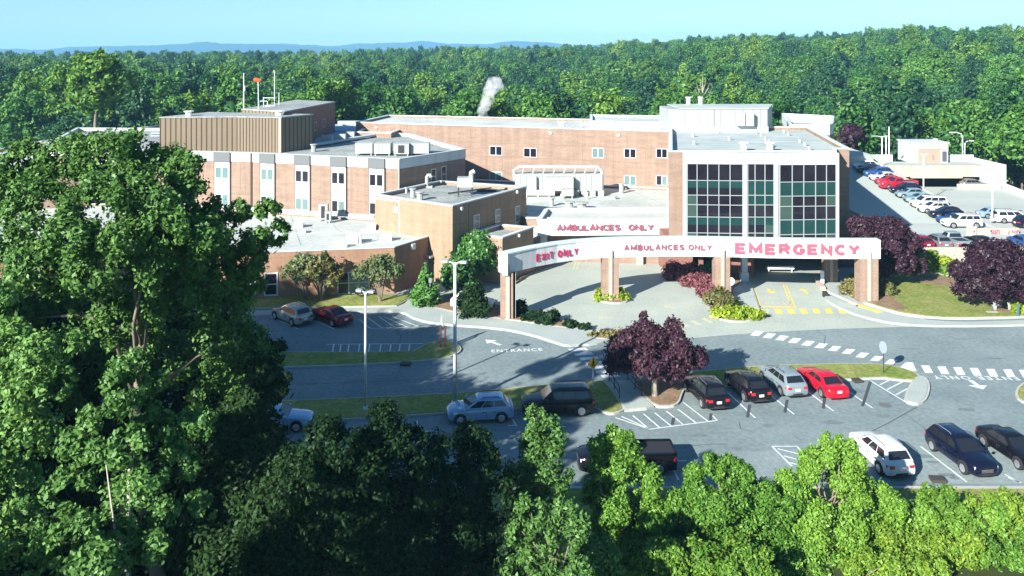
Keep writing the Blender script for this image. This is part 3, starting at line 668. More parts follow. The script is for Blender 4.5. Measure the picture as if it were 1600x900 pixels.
bay([1072.5, 1089, 1105.5, 1123, 1140.5, 1161.5], YS, 90.0, 89.6, (), {'low': (1, 4), (0, 2): 2, (0, 5): 2, (0, 3): 0}, 'left glass bay')
bay([1167, 1179.5, 1195, 1210], YS, 89.6, 89.5, (1, 2), {'low': (4,), (2, 4): 2}, 'narrow middle glass bay')
bay([1217, 1237.5, 1255.5, 1274, 1291, 1307], [257, 284, 306, 322, 343, 366, 380], 89.5, 89.9, (1, 4), {'low': (), (4, 2): 2, (0, 2): 1, (4, 5): 2, (0, 3): 0}, 'right glass bay')
for x, Y in ((1070.5, 90.1), (1164.2, 89.5), (1213.5, 89.4), (1308.5, 89.9)):
    c = AT(x, 0, Y); mb = MB(); mb.box(c.x - .13, c.y - .12, 4.3, c.x + .13, c.y + .6, ZE + .06); mb.build('pilaster', white, eb)
# roof fittings
def unit(poly_or_box, z0, z1, name, label, m=hvac, fins=0, legs=0, cat='roof unit', group=None, dark=False):
    x0, y0, x1, y1 = poly_or_box; root = empty(name, ((x0 + x1) / 2, y0, z0)); tag(root, label, cat, group)
    mb = MB(); zb = z0 + (.25 if not legs else legs); mb.box(x0, y0, zb, x1, y1, z1); mb.box(x0 - .04, y0 - .04, z1, x1 + .04, y1 + .04, z1 + .06); mb.build('casing', m, root)
    for a, b in ((x0 + .1, y0 + .1), (x1 - .25, y0 + .1), (x0 + .1, y1 - .25), (x1 - .25, y1 - .25)): mb = MB(); mb.box(a, b, z0, a + .15, b + .15, zb); mb.build('leg', greymetal, root)
    if fins:
        mb = MB()
        for i in range(1, fins): x = x0 + (x1 - x0) * i / fins; mb.box(x - .04, y0 - .03, zb + .1, x + .04, y0, z1 - .08)
        mb.build('panel_joints', greymetal, root)
    if dark:
        mb = MB(); mb.box(x0 + (x1 - x0) * .3, y0 - .04, zb + .15, x0 + (x1 - x0) * .7, y0, z1 - .15); mb.build('louvre', darkm, root)
    return root
ZR = ZE - .45
def on(px, py, z): v = P(px, py, z); return v
# penthouse
a = on(1062, 206, ZR); b = on(1199, 206, ZR); ph = empty('rooftop_plant_room', (a.x, a.y, ZR)); tag(ph, 'large white metal clad plant room on the emergency block roof', 'rooftop building')
Yp = a.y; pt = AT(0, 170, Yp).z
mb = MB(); mb.prism([(a.x, Yp), (b.x, Yp), (b.x + 3.5, Yp + 9), (a.x, Yp + 9)], ZR, pt); mb.box(AT(1046, 0, Yp).x, Yp + .6, ZR, a.x, Yp + 8, pt - .1); mb.build('wall', hvac, ph)
mb = MB(); mb.prism([(a.x - .15, Yp - .15), (b.x + .15, Yp - .15), (b.x + 3.6, Yp + 9), (a.x - .15, Yp + 9)], pt, pt + .12); mb.build('roof', roofm, ph)
mb = MB(); mb.prism([(a.x - 1.4, Yp - .12), (b.x + .1, Yp - .12), (b.x + .1, Yp), (a.x - 1.4, Yp)], ZR, ZR + .75); mb.build('plinth', white, ph)
mb = MB()
for x in (1070, 1092, 1115, 1116, 1125, 1148, 1161, 1176, 1188):
    v = AT(x, 0, Yp).x; mb.box(v - .03, Yp - .05, ZR + .75, v + .03, Yp, pt - .1)
mb.build('panel_joints', mat('joint_grey', (.22, .25, .24), .6), ph)
mb = MB(); mb.box(AT(1149, 0, Yp).x, Yp - 1.0, ZR + .9, AT(1161, 0, Yp).x, Yp - .05, pt - .5); mb.box(AT(1162.5, 0, Yp).x, Yp - 1.0, ZR + .9, AT(1175, 0, Yp).x, Yp - .05, pt - .5); mb.build('louvre_box', hvac, ph)
for x in (1075.5, 1094.5):
    v = AT(x, 0, Yp + 8); mb = MB(); mb.tube([(v.x, v.y, pt), (v.x, v.y, pt + 1.1)], .32, 10); mb.tube([(v.x, v.y, pt + 1.1), (v.x, v.y, pt + 1.25)], .42, 10)
    tag(mb.build('exhaust_stack', whitep), ('left' if x < 1080 else 'right') + ' one of two white exhaust stacks on the white plant room', 'exhaust stack', 'exhaust stacks on the plant room')
# right rear wing with rounded white parapet
wing = [AT(1234, 0, 127).xy, AT(1296, 0, 127).xy, AT(1301, 0, 129).xy, AT(1303, 0, 144).xy, AT(1222, 0, 150).xy]
rw = building('rear_wing', 'brick rear wing with a bright white rounded parapet right of the plant room', wing, 0, 13.7, brick, roofg, white, band=1.5, drop=1.3)
for px, py, lab in [(1240, 190, 'grey roof hatch left'), (1252, 191, 'flat grey roof hatch'), (1270, 192, 'thin roof post')]:
    v = AT(px, py + 6, 136); mb = MB(); mb.box(v.x - .7, v.y, 12.4, v.x + .7, v.y + 1.2, 12.9); tag(mb.build('roof_hatch', greymetal), ('low ' + lab + ' behind the white parapet of the rear wing'), 'roof hatch')
# small roof vents scattered on the ribbed roof
k = 0
def vent(px, py, z, h=.6, r=.22, m=None, name='roof_vent', label='', cap=True, cat='roof vent', group=None):
    v = on(px, py, z); mb = MB(); mb.tube([(v.x, v.y, z), (v.x, v.y, z + h)], r, 8)
    if cap: mb.tube([(v.x, v.y, z + h), (v.x, v.y, z + h + .12)], r * 1.5, 8)
    return tag(mb.build(name, m or hvac), label, cat, group)
vp = [(1083, 214), (1122, 208), (1140, 219), (1182, 209), (1190, 214), (1196, 219), (1202, 224), (1206, 229), (1208, 235), (1225, 208), (1232, 212), (1250, 223), (1258, 228), (1265, 235), (1085, 226)]
for i, (x, y) in enumerate(vp):
    vent(x, y, ZR, .35, .18, label='small pale vent among those scattered over the ribbed grey roof behind the glass front', group='small vents on the ribbed roof')
for x in (1162, 1203): vent(x, 236, ZR, .9, .38, m=whitep, label=('larger' if x == 1162 else 'second') + ' white vent at the front edge of the ribbed roof, ' + ('above the left pilaster' if x == 1162 else 'above the middle bay'))

# --- main rear brick block
MA = AT(556, 0, 137.0).xy; MBp = AT(1046.5, 0, 121.0).xy; ZM = 13.25
mbk = [MA, MBp, (MBp.x + .6, MBp.y + 19), (MA.x + 3, MA.y + 15)]
mbld = building('brick_ward_building', 'long tan brick ward block with small white framed windows behind the low roofs', mbk, 0, ZM, brick, roofw, white, drop=.3)
for x0, y0, x1, y1, g in [(766, 229, 784, 242, 0), (819, 232, 838, 245, 0), (926, 232, 943, 246, 1), (976, 233, 993, 246, 0), (1026, 233, 1042, 246, 0), (766, 269, 784, 281, 1), (976, 275, 993, 289, 1), (1026, 275, 1042, 289, 2)]:
    gl = {0: [glass, glass], 1: [glassb, glassb], 2: [glass, glassb]}[g]
    wpx(mbld, MA, MBp, x0, y0, x1, y1, panes=2, gl=gl)
mb = MB(); jm = mat('brick_joint', (.20, .13, .09), .9)
for x in (617, 692, 735, 785, 910, 958, 1009): h = hit(MA, MBp, x); u, n = wnorm(MA, MBp); panel(mb, MA, MBp, h - u * .035, h + u * .035, 5, ZM - .1, 0, .006)
for y in (228, 250): 
    z = zat(MA, MBp, 900, y); panel(mb, MA, MBp, hit(MA, MBp, 700), hit(MA, MBp, 1044), z - .03, z + .03, 0, .005)
mb.build('control_joint', jm, mbld)
for x in (860, 966, 588): h = hit(MA, MBp, x); v = (h.x, h.y - .2, ZM - .7); mb = MB(); mb.tube([(v[0], v[1], v[2]), (v[0], v[1] + .3, v[2])], .2, 8); mb.build('wall_lamp', whitep, mbld)
# higher roof step on the right half
sb = [AT(922, 0, 130).xy, AT(1046, 0, 127).xy, AT(1046, 0, 140).xy, AT(922, 0, 143).xy]
building('roof_penthouse', 'low raised grey roof section at the right end of the ward block roof', [sb[0], sb[1], sb[2], sb[3]], 12.8, 14.0, white, roofw, white, drop=.2)
for x, y, lab in [(878, 200, 'round white roof fan on the front edge of the ward block'), (908, 197, 'thin white vent pipe beside the raised roof section')]:
    vent(x, y, ZM - .1, .9, .45 if x == 878 else .12, m=whitep, label=lab)
# brick stair housing left end of main block, with wedge shaped dark side
SA = AT(556, 0, 131).xy; SB = AT(611, 0, 129.5).xy; 
building('brick_stair_house', 'small brick roof house between the bluish roof and the long ward block', [SA, SB, AT(628, 0, 136).xy, AT(570, 0, 138).xy], 4, 12.2, brick, roofg, white)
# low roof between the blocks
LR = [AT(822, 0, 99.5).xy, AT(1046, 0, 97.5).xy, AT(1046, 0, 121).xy, AT(780, 0, 128).xy, AT(700, 0, 131).xy, AT(735, 0, 118).xy]
lowb = building('low_service_building', 'low flat roofed service building with a pale membrane roof in front of the ward block', LR, 0, 5.0, brick, roofw, trim, drop=.25)
# bluish lower wall panel near x 822-870
for lab, (x, y, hh, r) in {'white box fan on the pale low roof left of the portico': (890, 327, .9, .45), 'wide low mushroom vent behind the ambulance portico': (909, 327, .8, .6), 'thin pipe vent on the pale low roof': (918, 311, .8, .12), 'small vent cap near the pale unit': (862, 322, 1.0, .3), 'tall white vent by the brown shadow on the ward wall': (971, 302, 1.3, .33), 'round ventilator close to the ward wall windows': (1014, 294, 1.1, .55), 'tiny white vent low on the pale roof': (960, 311, .3, .25)}.items():
    vent(x, y, 4.75, hh, r, m=hvac, label=lab)
v0 = on(887, 311, 4.75); unit((v0.x - .8, v0.y, v0.x + .8, v0.y + 1.2), 4.75, 6.0, 'roof_unit', 'small square unit on legs in the middle of the pale low roof', legs=.4)
# big air handler against the ward wall
v0 = on(806, 303, 4.75); Yh = 116.5; zb = 4.75
hx0 = AT(805, 0, Yh).x; hx1 = AT(941, 0, Yh).x
ah = empty('air_handler', ((hx0 + hx1) / 2, Yh, zb)); tag(ah, 'long pale air handling unit with a rounded pipe frame against the ward wall', 'roof unit')
zt = AT(0, 272, Yh).z
mb = MB(); mb.box(hx0, Yh, zb + .7, hx1, Yh + 3, zt); mb.build('casing', hvac, ah)
mb = MB(); xa = AT(853, 0, Yh - 1).x; xb = AT(896, 0, Yh - 1).x; mb.box(xa, Yh - 1.2, zb + .9, xb, Yh, zt - .3); mb.build('louvre_box', hvac, ah)
mb = MB(); xc = AT(826, 0, Yh).x; xd = AT(838, 0, Yh).x; mb.box(xc, Yh - .5, zb + .9, xd, Yh, zt - .3); mb.build('louvre_box', hvac, ah)
mb = MB()
for i in range(1, 16): x = hx0 + (hx1 - hx0) * i / 16; mb.box(x - .03, Yh - .04, zb + .8, x + .03, Yh, zt - .1)
mb.build('panel_joints', mat('joint_grey', (.22, .25, .24), .6), ah)
mb = MB(); mb.tube([(hx0 - .1, Yh + .3, zt - 1), (hx0 - .1, Yh + .3, zt + .5), (hx0 + .5, Yh + .3, zt + .95), (hx1 - .6, Yh + .3, zt + .95), (hx1, Yh + .3, zt + .4), (hx1, Yh + .3, zb)], .24, 8); 
for i in range(8): x = hx0 + 1 + (hx1 - hx0 - 2) * i / 7; mb.tube([(x, Yh + .3, zt), (x + .3, Yh + .3, zt + .95)], .1, 6)
mb.build('pipe_frame', trim, ah, smooth=True)
mb = MB(); xe = AT(866, 0, Yh).x; mb.tube([(hx0 + 1, Yh - .8, zb + .55), (xe, Yh - .8, zb + .55)], .38, 10)
for i in range(4): x = hx0 + 1.5 + i * 1.6; mb.box(x, Yh - 1.0, zb, x + .12, Yh - .6, zb + .4)
mb.build('duct', whitep, ah, smooth=False)
mb = MB()
for i in range(5): x = AT(882 + i * 13, 0, Yh).x; mb.box(x, Yh - .6, zb, x + .8, Yh - .05, zb + .85)
mb.build('base_boxes', hvac, ah)
# AMBULANCES ONLY portico
Z1 = 5.3; Yc = 96.6
CA = AT(839.5, 0, Yc).xy; CB = AT(1056, 0, Yc + .6).xy
pc = building('ambulance_portico', 'white ambulance portico with flat roof and fascia lettering AMBULANCES ONLY', [CA, CB, AT(1056, 0, 104.5).xy, AT(852, 0, 103.9).xy], 3.55, Z1, white, roofw, white, th=.4, drop=.35, cat='portico')
mb = MB(); mb.prism(inset([CA, CB, AT(1056, 0, 104.5).xy, AT(852, 0, 103.9).xy], .3), 3.56, 3.7); mb.build('soffit', white, pc)
for x, Y in ((850, 97.2), (1052, 97.4), (1000, 97.3)):
    c = AT(x, 0, Y); mb = MB(); mb.box(c.x - .38, Y, 0, c.x + .38, Y + .7, 3.56); mb.build('column', white if x < 900 else cream, pc)
mb = MB(); mb.box(AT(868, 0, 103).x, 103.4, 0, AT(1046, 0, 103).x, 103.9, 3.56); mb.build('back_wall', brick_red, pc)
mb = MB(); mb.box(AT(868, 0, 103).x, 103.2, 0, AT(880, 0, 103).x, 103.4, 2.6); mb.build('door', cream, pc)
mb = MB(); mb.box(AT(905, 0, 103).x, 103.2, 1.2, AT(975, 0, 103).x, 103.4, 3.0); mb.build('window', glass, pc)
mb = MB(); mb.box(AT(1016, 0, 98).x, 97.8, 0, AT(1044, 0, 98).x, 98.4, 1.5); mb.build('low_wall', brick, pc)
mb = MB(); mb.box(AT(1000, 0, 96).x, 98.9, 0, AT(1017, 0, 96).x, 99.1, .9); mb.build('yellow_rail', ypaint, pc)
def wall_text(s, A, B, pxc, zc, size, m, parent, squeeze=1.0, sp=1.0, bold=.014, proud=.09, name='lettering'):
    u, n = wnorm(A, B); c = hit(A, B, pxc) + n * proud
    if u.x < 0: u = -u
    mb = MB(); adv = []; x = 0
    for ch in s:
        if ch == ' ': x += size * .42; adv.append(None); continue
        vs, fs, gw = glyph(ch, size, .04, .25); adv.append((vs, fs, x + gw / 2)); x += gw + size * .2 * sp
    for q in adv:
        if q is None: continue
        vs, fs, xc = q; xo = xc - x / 2
        mb.add([(c.x + u.x * (v.x + xo) * squeeze + n.x * v.z, c.y + u.y * (v.x + xo) * squeeze + n.y * v.z, zc - size * .365 + v.y) for v in vs], fs)
    return mb.build(name, m, parent)
wall_text('AMBULANCES  ONLY', CA, CB, 947, 4.47, 1.0, mauvel, pc, squeeze=1.08, sp=1.0)
mb = MB()
panel(mb, AT(1058, 0, 95).xy, AT(1068, 0, 95).xy, AT(1058, 0, 96.5).xy, AT(1067, 0, 96.5).xy, 3.3, 3.9, -1, .3)
mb.build('side_shelf', trim, pc)

# --- curved arch beam
ZT, ZB = 6.12, 4.38
arch_px = [(790, 77.0), (804, 77.8), (837, 79.6), (870, 81.1), (900, 82.1), (938, 82.9), (975, 83.3), (1025, 83.55), (1075, 83.6), (1125, 83.4), (1165, 83.15), (1200, 82.9), (1250, 82.75), (1300, 82.65), (1340, 82.6), (1376, 82.6)]
AP = [AT(a, 0, b).xy for a, b in arch_px]
ar = empty('entrance_arch', (AP[7].x, AP[7].y, 0)); tag(ar, 'long curved white beam on brick piers lettered EMERGENCY over the hospital drive', 'arch')
def offs(pts, d):
    o = []
    for i, p in enumerate(pts):
        t = (pts[min(i + 1, len(pts) - 1)] - pts[max(i - 1, 0)]).normalized(); o.append(p + Vector((-t.y, t.x)) * d)
    return o
bk = offs(AP, .95)
mb = MB(); n = len(AP)
vs = [(*p, ZB) for p in AP] + [(*p, ZT) for p in AP] + [(*p, ZT) for p in bk] + [(*p, ZB) for p in bk]
fs = []
for i in range(n - 1):
    for a in range(4): b = (a + 1) % 4; fs.append((a * n + i, a * n + i + 1, b * n + i + 1, b * n + i))
fs += [(0, n, 2 * n, 3 * n), (n - 1, 4 * n - 1, 3 * n - 1, 2 * n - 1)]
mb.add(vs, fs); mb.build('beam', white, ar)
mb = MB(); f2 = offs(AP, -.06); b2 = offs(AP, 1.01)
vs = [(*p, ZT) for p in f2] + [(*p, ZT + .13) for p in f2] + [(*p, ZT + .13) for p in b2] + [(*p, ZT) for p in b2]
mb.add(vs, fs); mb.build('beam_cap', mat('cap_grey', (.50, .57, .58), .5), ar)
mb = MB()
for px in (815, 852, 905, 940, 966, 1000, 1050, 1100, 1145, 1195, 1245, 1295, 1345):
    for i in range(len(arch_px) - 1):
        if arch_px[i][0] <= px <= arch_px[i + 1][0]:
            h = hit(AP[i], AP[i + 1], px); u, n_ = wnorm(AP[i], AP[i + 1]); panel(mb, AP[i], AP[i + 1], h - u * .015, h + u * .015, ZB, ZT, -.01, .004)
mb.build('beam_joints', mullion, ar)
def pier(px, Y, wd, dp, label=None):
    c = AT(px, 0, Y); mb = MB(); mb.box(c.x - wd / 2, Y, 0, c.x + wd / 2, Y + dp, ZB)
    o = mb.build('pier', brick, ar)
    mb = MB(); mb.box(c.x - .17, Y - .14, 0, c.x + .17, Y, ZB + .75); mb.build('pilaster_strip', cream, o)
    return o
pier(793.5, 77.2, 1.4, 1.3); pier(954, 83.0, 1.65, 1.3); pier(1129, 83.2, 1.5, 1.3); pier(1358, 82.5, 1.85, 1.3)
mb = MB(); c = AT(803.5, 0, 77.9); mb.box(c.x - .11, 77.2, 0, c.x + .13, 77.9, ZB); mb.build('pier_edge', trim, ar)
mb = MB(); c = AT(787.5, 0, 76.9); mb.box(c.x - .12, 76.8, ZB - .1, c.x + .35, 77.1, ZT + .16); mb.build('end_cap', white, ar)
def arc_text(s, px0, px1, zc, size, m, sq, bold):
    """one letter at a time along the beam, from photo column px0 to px1"""
    mb = MB(); ls = [ch for ch in s]; n = len(ls)
    # arc-length parametrised positions
    def pt(px):
        for i in range(len(arch_px) - 1):
            if arch_px[i][0] <= px <= arch_px[i + 1][0]:
                A, B = AP[i], AP[i + 1]; return hit(A, B, px), (B - A).normalized()
    wts = [.55 if ch == ' ' else max(p[0] for st_ in GLY[ch] for p in st_) + .38 for ch in ls]; tot = sum(wts) - wts[0] / 2 - wts[-1] / 2; acc = -wts[0] / 2
    for ch, w_ in zip(ls, wts):
        acc += w_ / 2; px = px0 + (px1 - px0) * acc / tot; acc += w_ / 2
        if ch == ' ': continue
        vs, fs, _g = glyph(ch, size, .04, bold); p, u = pt(px); nn = Vector((u.y, -u.x)); p = p + nn * .05
        mb.add([(p.x + u.x * v.x * sq + nn.x * v.z, p.y + u.y * v.x * sq + nn.y * v.z, zc - size * .365 + v.y) for v in vs], fs)
    return mb.build('lettering', m, ar)
zmid = (ZT + ZB) / 2
arc_text('EXIT ONLY', 840, 900, zmid - .02, .95, redl2, .72, .22)
arc_text('AMBULANCES ONLY', 979, 1108, zmid + .06, .80, mauvel, .95, .25)
arc_text('EMERGENCY', 1157, 1334, zmid + .03, 1.5, redl, 1.08, .27)

# --- middle brick block
D0 = P(707, 323, 8.4).xy; D1 = P(586, 305, 8.4).xy; D2 = P(822.5, 292.5, 8.4).xy; D3 = D1 + (D2 - D0) * .8
Dm = D0 + (D1 - D0) * .69; 
db = building('brick_middle_building', 'square tan brick block with a gravel roof between the low building and the portico', [D0, D2, D3, D1], 0, 8.4, mat('pale_tan_brick', (.305, .22, .148), .9, var=(.235, .168, .113), vscale=.4, amt=.7, stretch=(1, 1, 5), fine=.22, fscale=5, streak=.12), roofg, trim, drop=.35)
mb = MB(); u, n_ = wnorm(D1, D0); panel(mb, D1, D0, D1, hit(D1, D0, 623), 8.0, 8.2, -.02, .05); mb.build('parapet_step', trim, db)
mb = MB(); panel(mb, D1, D0, hit(D1, D0, 623.5), hit(D1, D0, 624.3), 4.7, 8.35, 0, .02); mb.build('control_joint', white, db)
wpx(db, D1, D0, 615, 323, 622, 332, panes=1, gl=[mat('louvre_tan', (.42, .38, .24), .7)], frame=cream, fw=.05)
for x0, y0, x1, y1 in [(740, 337, 748, 355), (774, 328, 780, 346), (805, 323, 811, 346)]:
    wpx(db, D0, D2, x0, y0, x1, y1, panes=1, gl=[glassb], frame=greymetal, fw=.12, cross=True)
for x, y in ((719, 326), (806, 300)):
    h = hit(D0, D2, x); z = zat(D0, D2, x, y); u, n_ = wnorm(D0, D2); mb = MB(); mb.tube([(h.x, h.y, z), (h.x + n_.x * .3, h.y + n_.y * .3, z)], .2, 8); mb.build('wall_lamp', whitep, db)
mb = MB(); h = hit(D0, D2, 732); u, n_ = wnorm(D0, D2); panel(mb, D0, D2, h, h + u * .06, 5, 8.3, 0, .02); mb.build('control_joint', darkm, db)
# roof kit on it
zr = 8.05
def rooffan(px, py, z, label):
    v = on(px, py, z); r = empty('roof_fan', (v.x, v.y, z)); tag(r, label, 'roof fan')
    mb = MB(); mb.box(v.x - .9, v.y - .7, z + 1.1, v.x + .9, v.y + .7, z + 2.2); mb.build('housing', greymetal, r)
    mb = MB()
    for a in (-.85, .75):
        for b in (-.65, .55): mb.box(v.x + a, v.y + b, z, v.x + a + .1, v.y + b + .1, z + 1.1)
    mb.box(v.x - .9, v.y - .66, z + .5, v.x + .9, v.y - .6, z + .58); mb.build('frame', darkm, r)
    mb = MB(); mb.tube([(v.x + .7, v.y, z + 2.2), (v.x + .7, v.y, z + 2.7), (v.x + 1.1, v.y, z + 2.9)], .3, 8); mb.build('cowl', greymetal, r)
rooffan(727, 306, zr, 'grey rooftop fan on a steel frame on the middle brick block')
def gooseneck(px, py, z, label, hh=1.3):
    v = on(px, py, z); mb = MB(); mb.tube([(v.x, v.y, z), (v.x, v.y, z + hh), (v.x + .15, v.y, z + hh + .25), (v.x + .4, v.y, z + hh + .25), (v.x + .55, v.y, z + hh)], .22, 8); mb.box(v.x - .7, v.y - .4, z, v.x + .7, v.y + .4, z + .2)
    tag(mb.build('gooseneck_vent', hvac, smooth=False), label, 'roof vent')
gooseneck(667, 293, zr, 'white gooseneck vent on the middle brick block')
for x, y, hh, r, lab in [(645, 308, .9, .28, 'left of two round vents by the front edge of the middle block'), (656, 313, .9, .35, 'right of two round vents by the front edge of the middle block'), (635, 302, .6, .15, 'thin vent pipe at the rear left of the middle block')]:
    vent(x, y, zr, hh, r, label=lab)
mb = MB(); v = on(700, 304, zr); mb.tube([(v.x, v.y, zr + .15), (v.x + 5, v.y + 4, zr + .15)], .09, 6); v = on(745, 300, zr); mb.box(v.x, v.y, zr, v.x + 2.5, v.y + .2, zr + .3)
tag(mb.build('roof_pipes', darkm), 'dark pipes lying on the gravel roof of the middle block', 'pipes')
# small brick box
E0 = P(785, 372.5, 5).xy; E1 = P(730, 366, 5).xy; E2 = P(833.7, 356, 5).xy; E3 = P(777, 351, 5).xy
building('brick_annex', 'small brick annex with a gravel roof against the middle block, beside the round green tree', [E0, E2, E2 + (E3 - E2) * .97, E1 + (E0 - E1) * .02], 0, 5.0, mat('pale_tan_brick', (1, 1, 1)), roofg, white, drop=.4)
for x, y in ((809, 368),):
    h = hit(E0, E2, x); z = zat(E0, E2, x, y); mb = MB(); mb.tube([(h.x, h.y, z), (h.x + .25, h.y - .15, z)], .18, 8); tag(mb.build('wall_lamp', whitep), 'round white lamp on the shaded wall of the small brick annex', 'wall lamp')
# blue-grey link roof between middle block and portico
Lk = [AT(823, 0, 101.8).xy, AT(842, 0, 97.5).xy, AT(852, 0, 103.9).xy, AT(868, 0, 108).xy, AT(824, 0, 112).xy]
building('link_roof', 'narrow lower roof in shade between the middle block and the portico', Lk, 0, 4.0, white, roofw, trim, drop=.3)

# --- low brick building on the left
G0 = P(616, 387, 4.7).xy; G1 = P(673.7, 369, 4.7).xy; G2 = P(436, 394, 4.7).xy; gd = (G2 - G0).normalized(); G3 = G0 + gd * 48
lf = building('low_brick_building', 'low orange brick building with a pale flat roof and small trees in front', [G0, G1, AT(600, 0, 100).xy, AT(300, 0, 108.5).xy, AT(40, 0, 112).xy, G3], 0, 4.7, brick2, roofw, trim, drop=.2, cap=.1)
w1 = wpx(lf, G3, G0, 529, 426, 576, 457, panes=3, gl=[glass, glassb, glassb], cross=True, fw=.12)
w2 = wpx(lf, G3, G0, 415, 428, 432, 460, panes=1, gl=[glass], cross=True, fw=.14, name='door')
wpx(lf, G3, G0, 380, 428, 398, 460, panes=1, gl=[glass], cross=True, fw=.14)
wpx(lf, G3, G0, 250, 425, 300, 455, panes=3, cross=True, fw=.12)
u, n_ = wnorm(G0, G1)
h = hit(G0, G1, 644); z = zat(G0, G1, 644, 385); mb = MB(); panel(mb, G0, G1, h - u * .3, h + u * .3, z - .3, z + .3, 0, .25); mb.build('wall_lamp', whitep, lf)
mb = MB(); a = hit(G0, G1, 663); b = hit(G0, G1, 672); panel(mb, G0, G1, a, b, 2.6, 2.8, 0, .8); panel(mb, G0, G1, a, b, .1, 2.3, 0, .05); mb.build('door_hood', greymetal, lf)
zr = 4.5
v = on(500, 346, zr); unit((v.x - .2, v.y, v.x + .9, v.y + .9), zr, zr + 2.0, 'roof_unit', 'upright white condenser on the pale low roof below the ward windows', dark=True)
v = on(512, 349, zr); unit((v.x - .35, v.y, v.x + .35, v.y + .6), zr, zr + 1.3, 'roof_unit', 'narrow grey condenser beside the upright white one', m=greymetal, dark=True)
for x, y, hh, ww, lab in [(466, 356, .5, .5, 'small white box on the left of the pale low roof'), (580, 360, .6, .5, 'small white roof box beside the tan brick wall'), (550, 381, .8, .6, 'white vent box with a pipe near the front roof edge'), (533, 387, .45, .6, 'flat white box at the front roof edge'), (474, 365, .25, .2, 'tiny white cap in the middle of the pale low roof'), (603, 377, .5, .6, 'low white box at the right end of the pale roof')]:
    v = on(x, y, zr); mb = MB(); mb.box(v.x - ww, v.y, zr, v.x + ww, v.y + .8, zr + hh); mb.box(v.x - ww - .06, v.y - .06, zr + hh, v.x + ww + .06, v.y + .86, zr + hh + .08)
    if 'pipe' in lab: mb.tube([(v.x + .9, v.y, zr), (v.x + .9, v.y, zr + 1.2)], .15, 6)
    tag(mb.build('roof_box', whitep), lab, 'roof box')
mb = MB(); v = on(440, 366, zr); mb.tube([(v.x, v.y, zr + .06), (v.x + 6, v.y + .4, zr + .06), (v.x + 11, v.y + .2, zr + .06)], .04, 5)
tag(mb.build('roof_cable', greymetal), 'thin cable run lying across the pale low roof', 'cable')
for z_, par, ln, nm in ((4.5, lf, [(420, 350, 600, 362), (400, 372, 640, 366), (455, 338, 470, 384), (520, 352, 560, 386), (360, 360, 470, 352)], 'roof_seams'), (4.75, lowb, [(860, 315, 1040, 312), (930, 300, 1010, 326), (985, 298, 1040, 320), (845, 322, 1030, 326)], 'roof_seams')):
    for i, (a, b, c_, d) in enumerate(ln):
        p = on(a, b, z_); q = on(c_, d, z_); mb = MB(); mb.obox(((p + q) / 2).xy, (q - p).xy, (q - p).length / 2, .05, z_, z_ + .012 + i * .002); mb.build(nm, mullion, par)
# white flashing at the foot of ward wall
# --- three storey ward wing on the left
ZW = 11.9
W0 = P(624, 249, ZW).xy; W1 = P(392, 239, ZW).xy; W2 = P(250, 235.5, ZW).xy; W3 = W2 + (W2 - W1).normalized() * 18; WR = P(727, 233.5, ZW).xy
wb = building('brick_ward_wing', 'three storey tan brick wing with tall white window strips and a grey gravel roof', [W0, WR, AT(640, 0, 132).xy, AT(470, 0, 140).xy, AT(120, 0, 142).xy, W3, W2, W1], 4.3, ZW, brick, roofg, trim, band=1.15, drop=.4, cap=.08)
zr1 = (zat(W1, W0, 530, 270), zat(W1, W0, 530, 286.5)); zr2 = (zat(W1, W0, 530, 314), zat(W1, W0, 530, 330.5))
awn = mat('grey_awning', (.12, .13, .135), .6)
def strip(A, B, x0, x1, g1, g2, zlow=5.0):
    p = hit(A, B, x0); q = hit(A, B, x1); u = (q - p).normalized(); L = (q - p).length
    mb = MB(); panel(mb, A, B, p, q, zlow, ZW - .6, -.05, .10); 
    s = mb.build('window_strip', white, wb)
    mb = MB(); c = p + u * L / 2; panel(mb, A, B, c - u * .03, c + u * .03, zlow, ZW - 1.1, .1, .115); panel(mb, A, B, q, q + u * .16, zlow, ZW - 1.2, -.05, .12); panel(mb, A, B, p - u * .06, p, zlow, ZW - 1.2, -.05, .12)
    mb.build('strip_edge', mat('strip_edge_brown', (.06, .045, .04), .7), s)
    mb = MB(); panel(mb, A, B, p - u * .12, q + u * .12, ZW - 1.2, ZW + .04, .06, .26); mb.build('awning', awn, s)
    for (za, zb_), g in ((zr1, g1), (zr2, g2)):
        for i in range(2):
            a = p + u * (L * (.07 + .47 * i)); b = a + u * L * .36
            mb = MB(); panel(mb, A, B, a - u * .05, b + u * .05, zb_ - .05, za + .05, .1, .118, 0); panel(mb, A, B, a, b, zb_, za, .1, .125, 1)
            mb.build('window', [trim, [glass, glassb][g[i]]], s)
strip(W2, W1, 271, 296, (0, 0), (0, 0)); strip(W2, W1, 336, 359, (1, 1), (0, 1)); strip(W1, W0, 407.5, 429, (1, 1), (0, 1)); strip(W1, W0, 461.5, 484, (0, 0), (1, 1))
strip(W1, W0, 518, 540.5, (0, 0), (0, 1)); strip(W1, W0, 577, 600.5, (0, 0), (0, 0)); strip(W3, W2, 215, 238, (0, 1), (0, 0)); strip(W3, W2, 150, 172, (1, 0), (0, 0))
mb = MB(); h = W1; u, n_ = wnorm(W1, W0); panel(mb, W1, W0, h, h + u * .2, 4.5, ZW - .02, 0, .17); mb.build('downpipe', mat('downpipe_brown', (.09, .07, .06), .7), wb)
mb = MB(); h = hit(W1, W0, 623.2); panel(mb, W1, W0, h, h + u * .12, 4.5, ZW, 0, .17); mb.build('downpipe', cream, wb)
mb = MB()
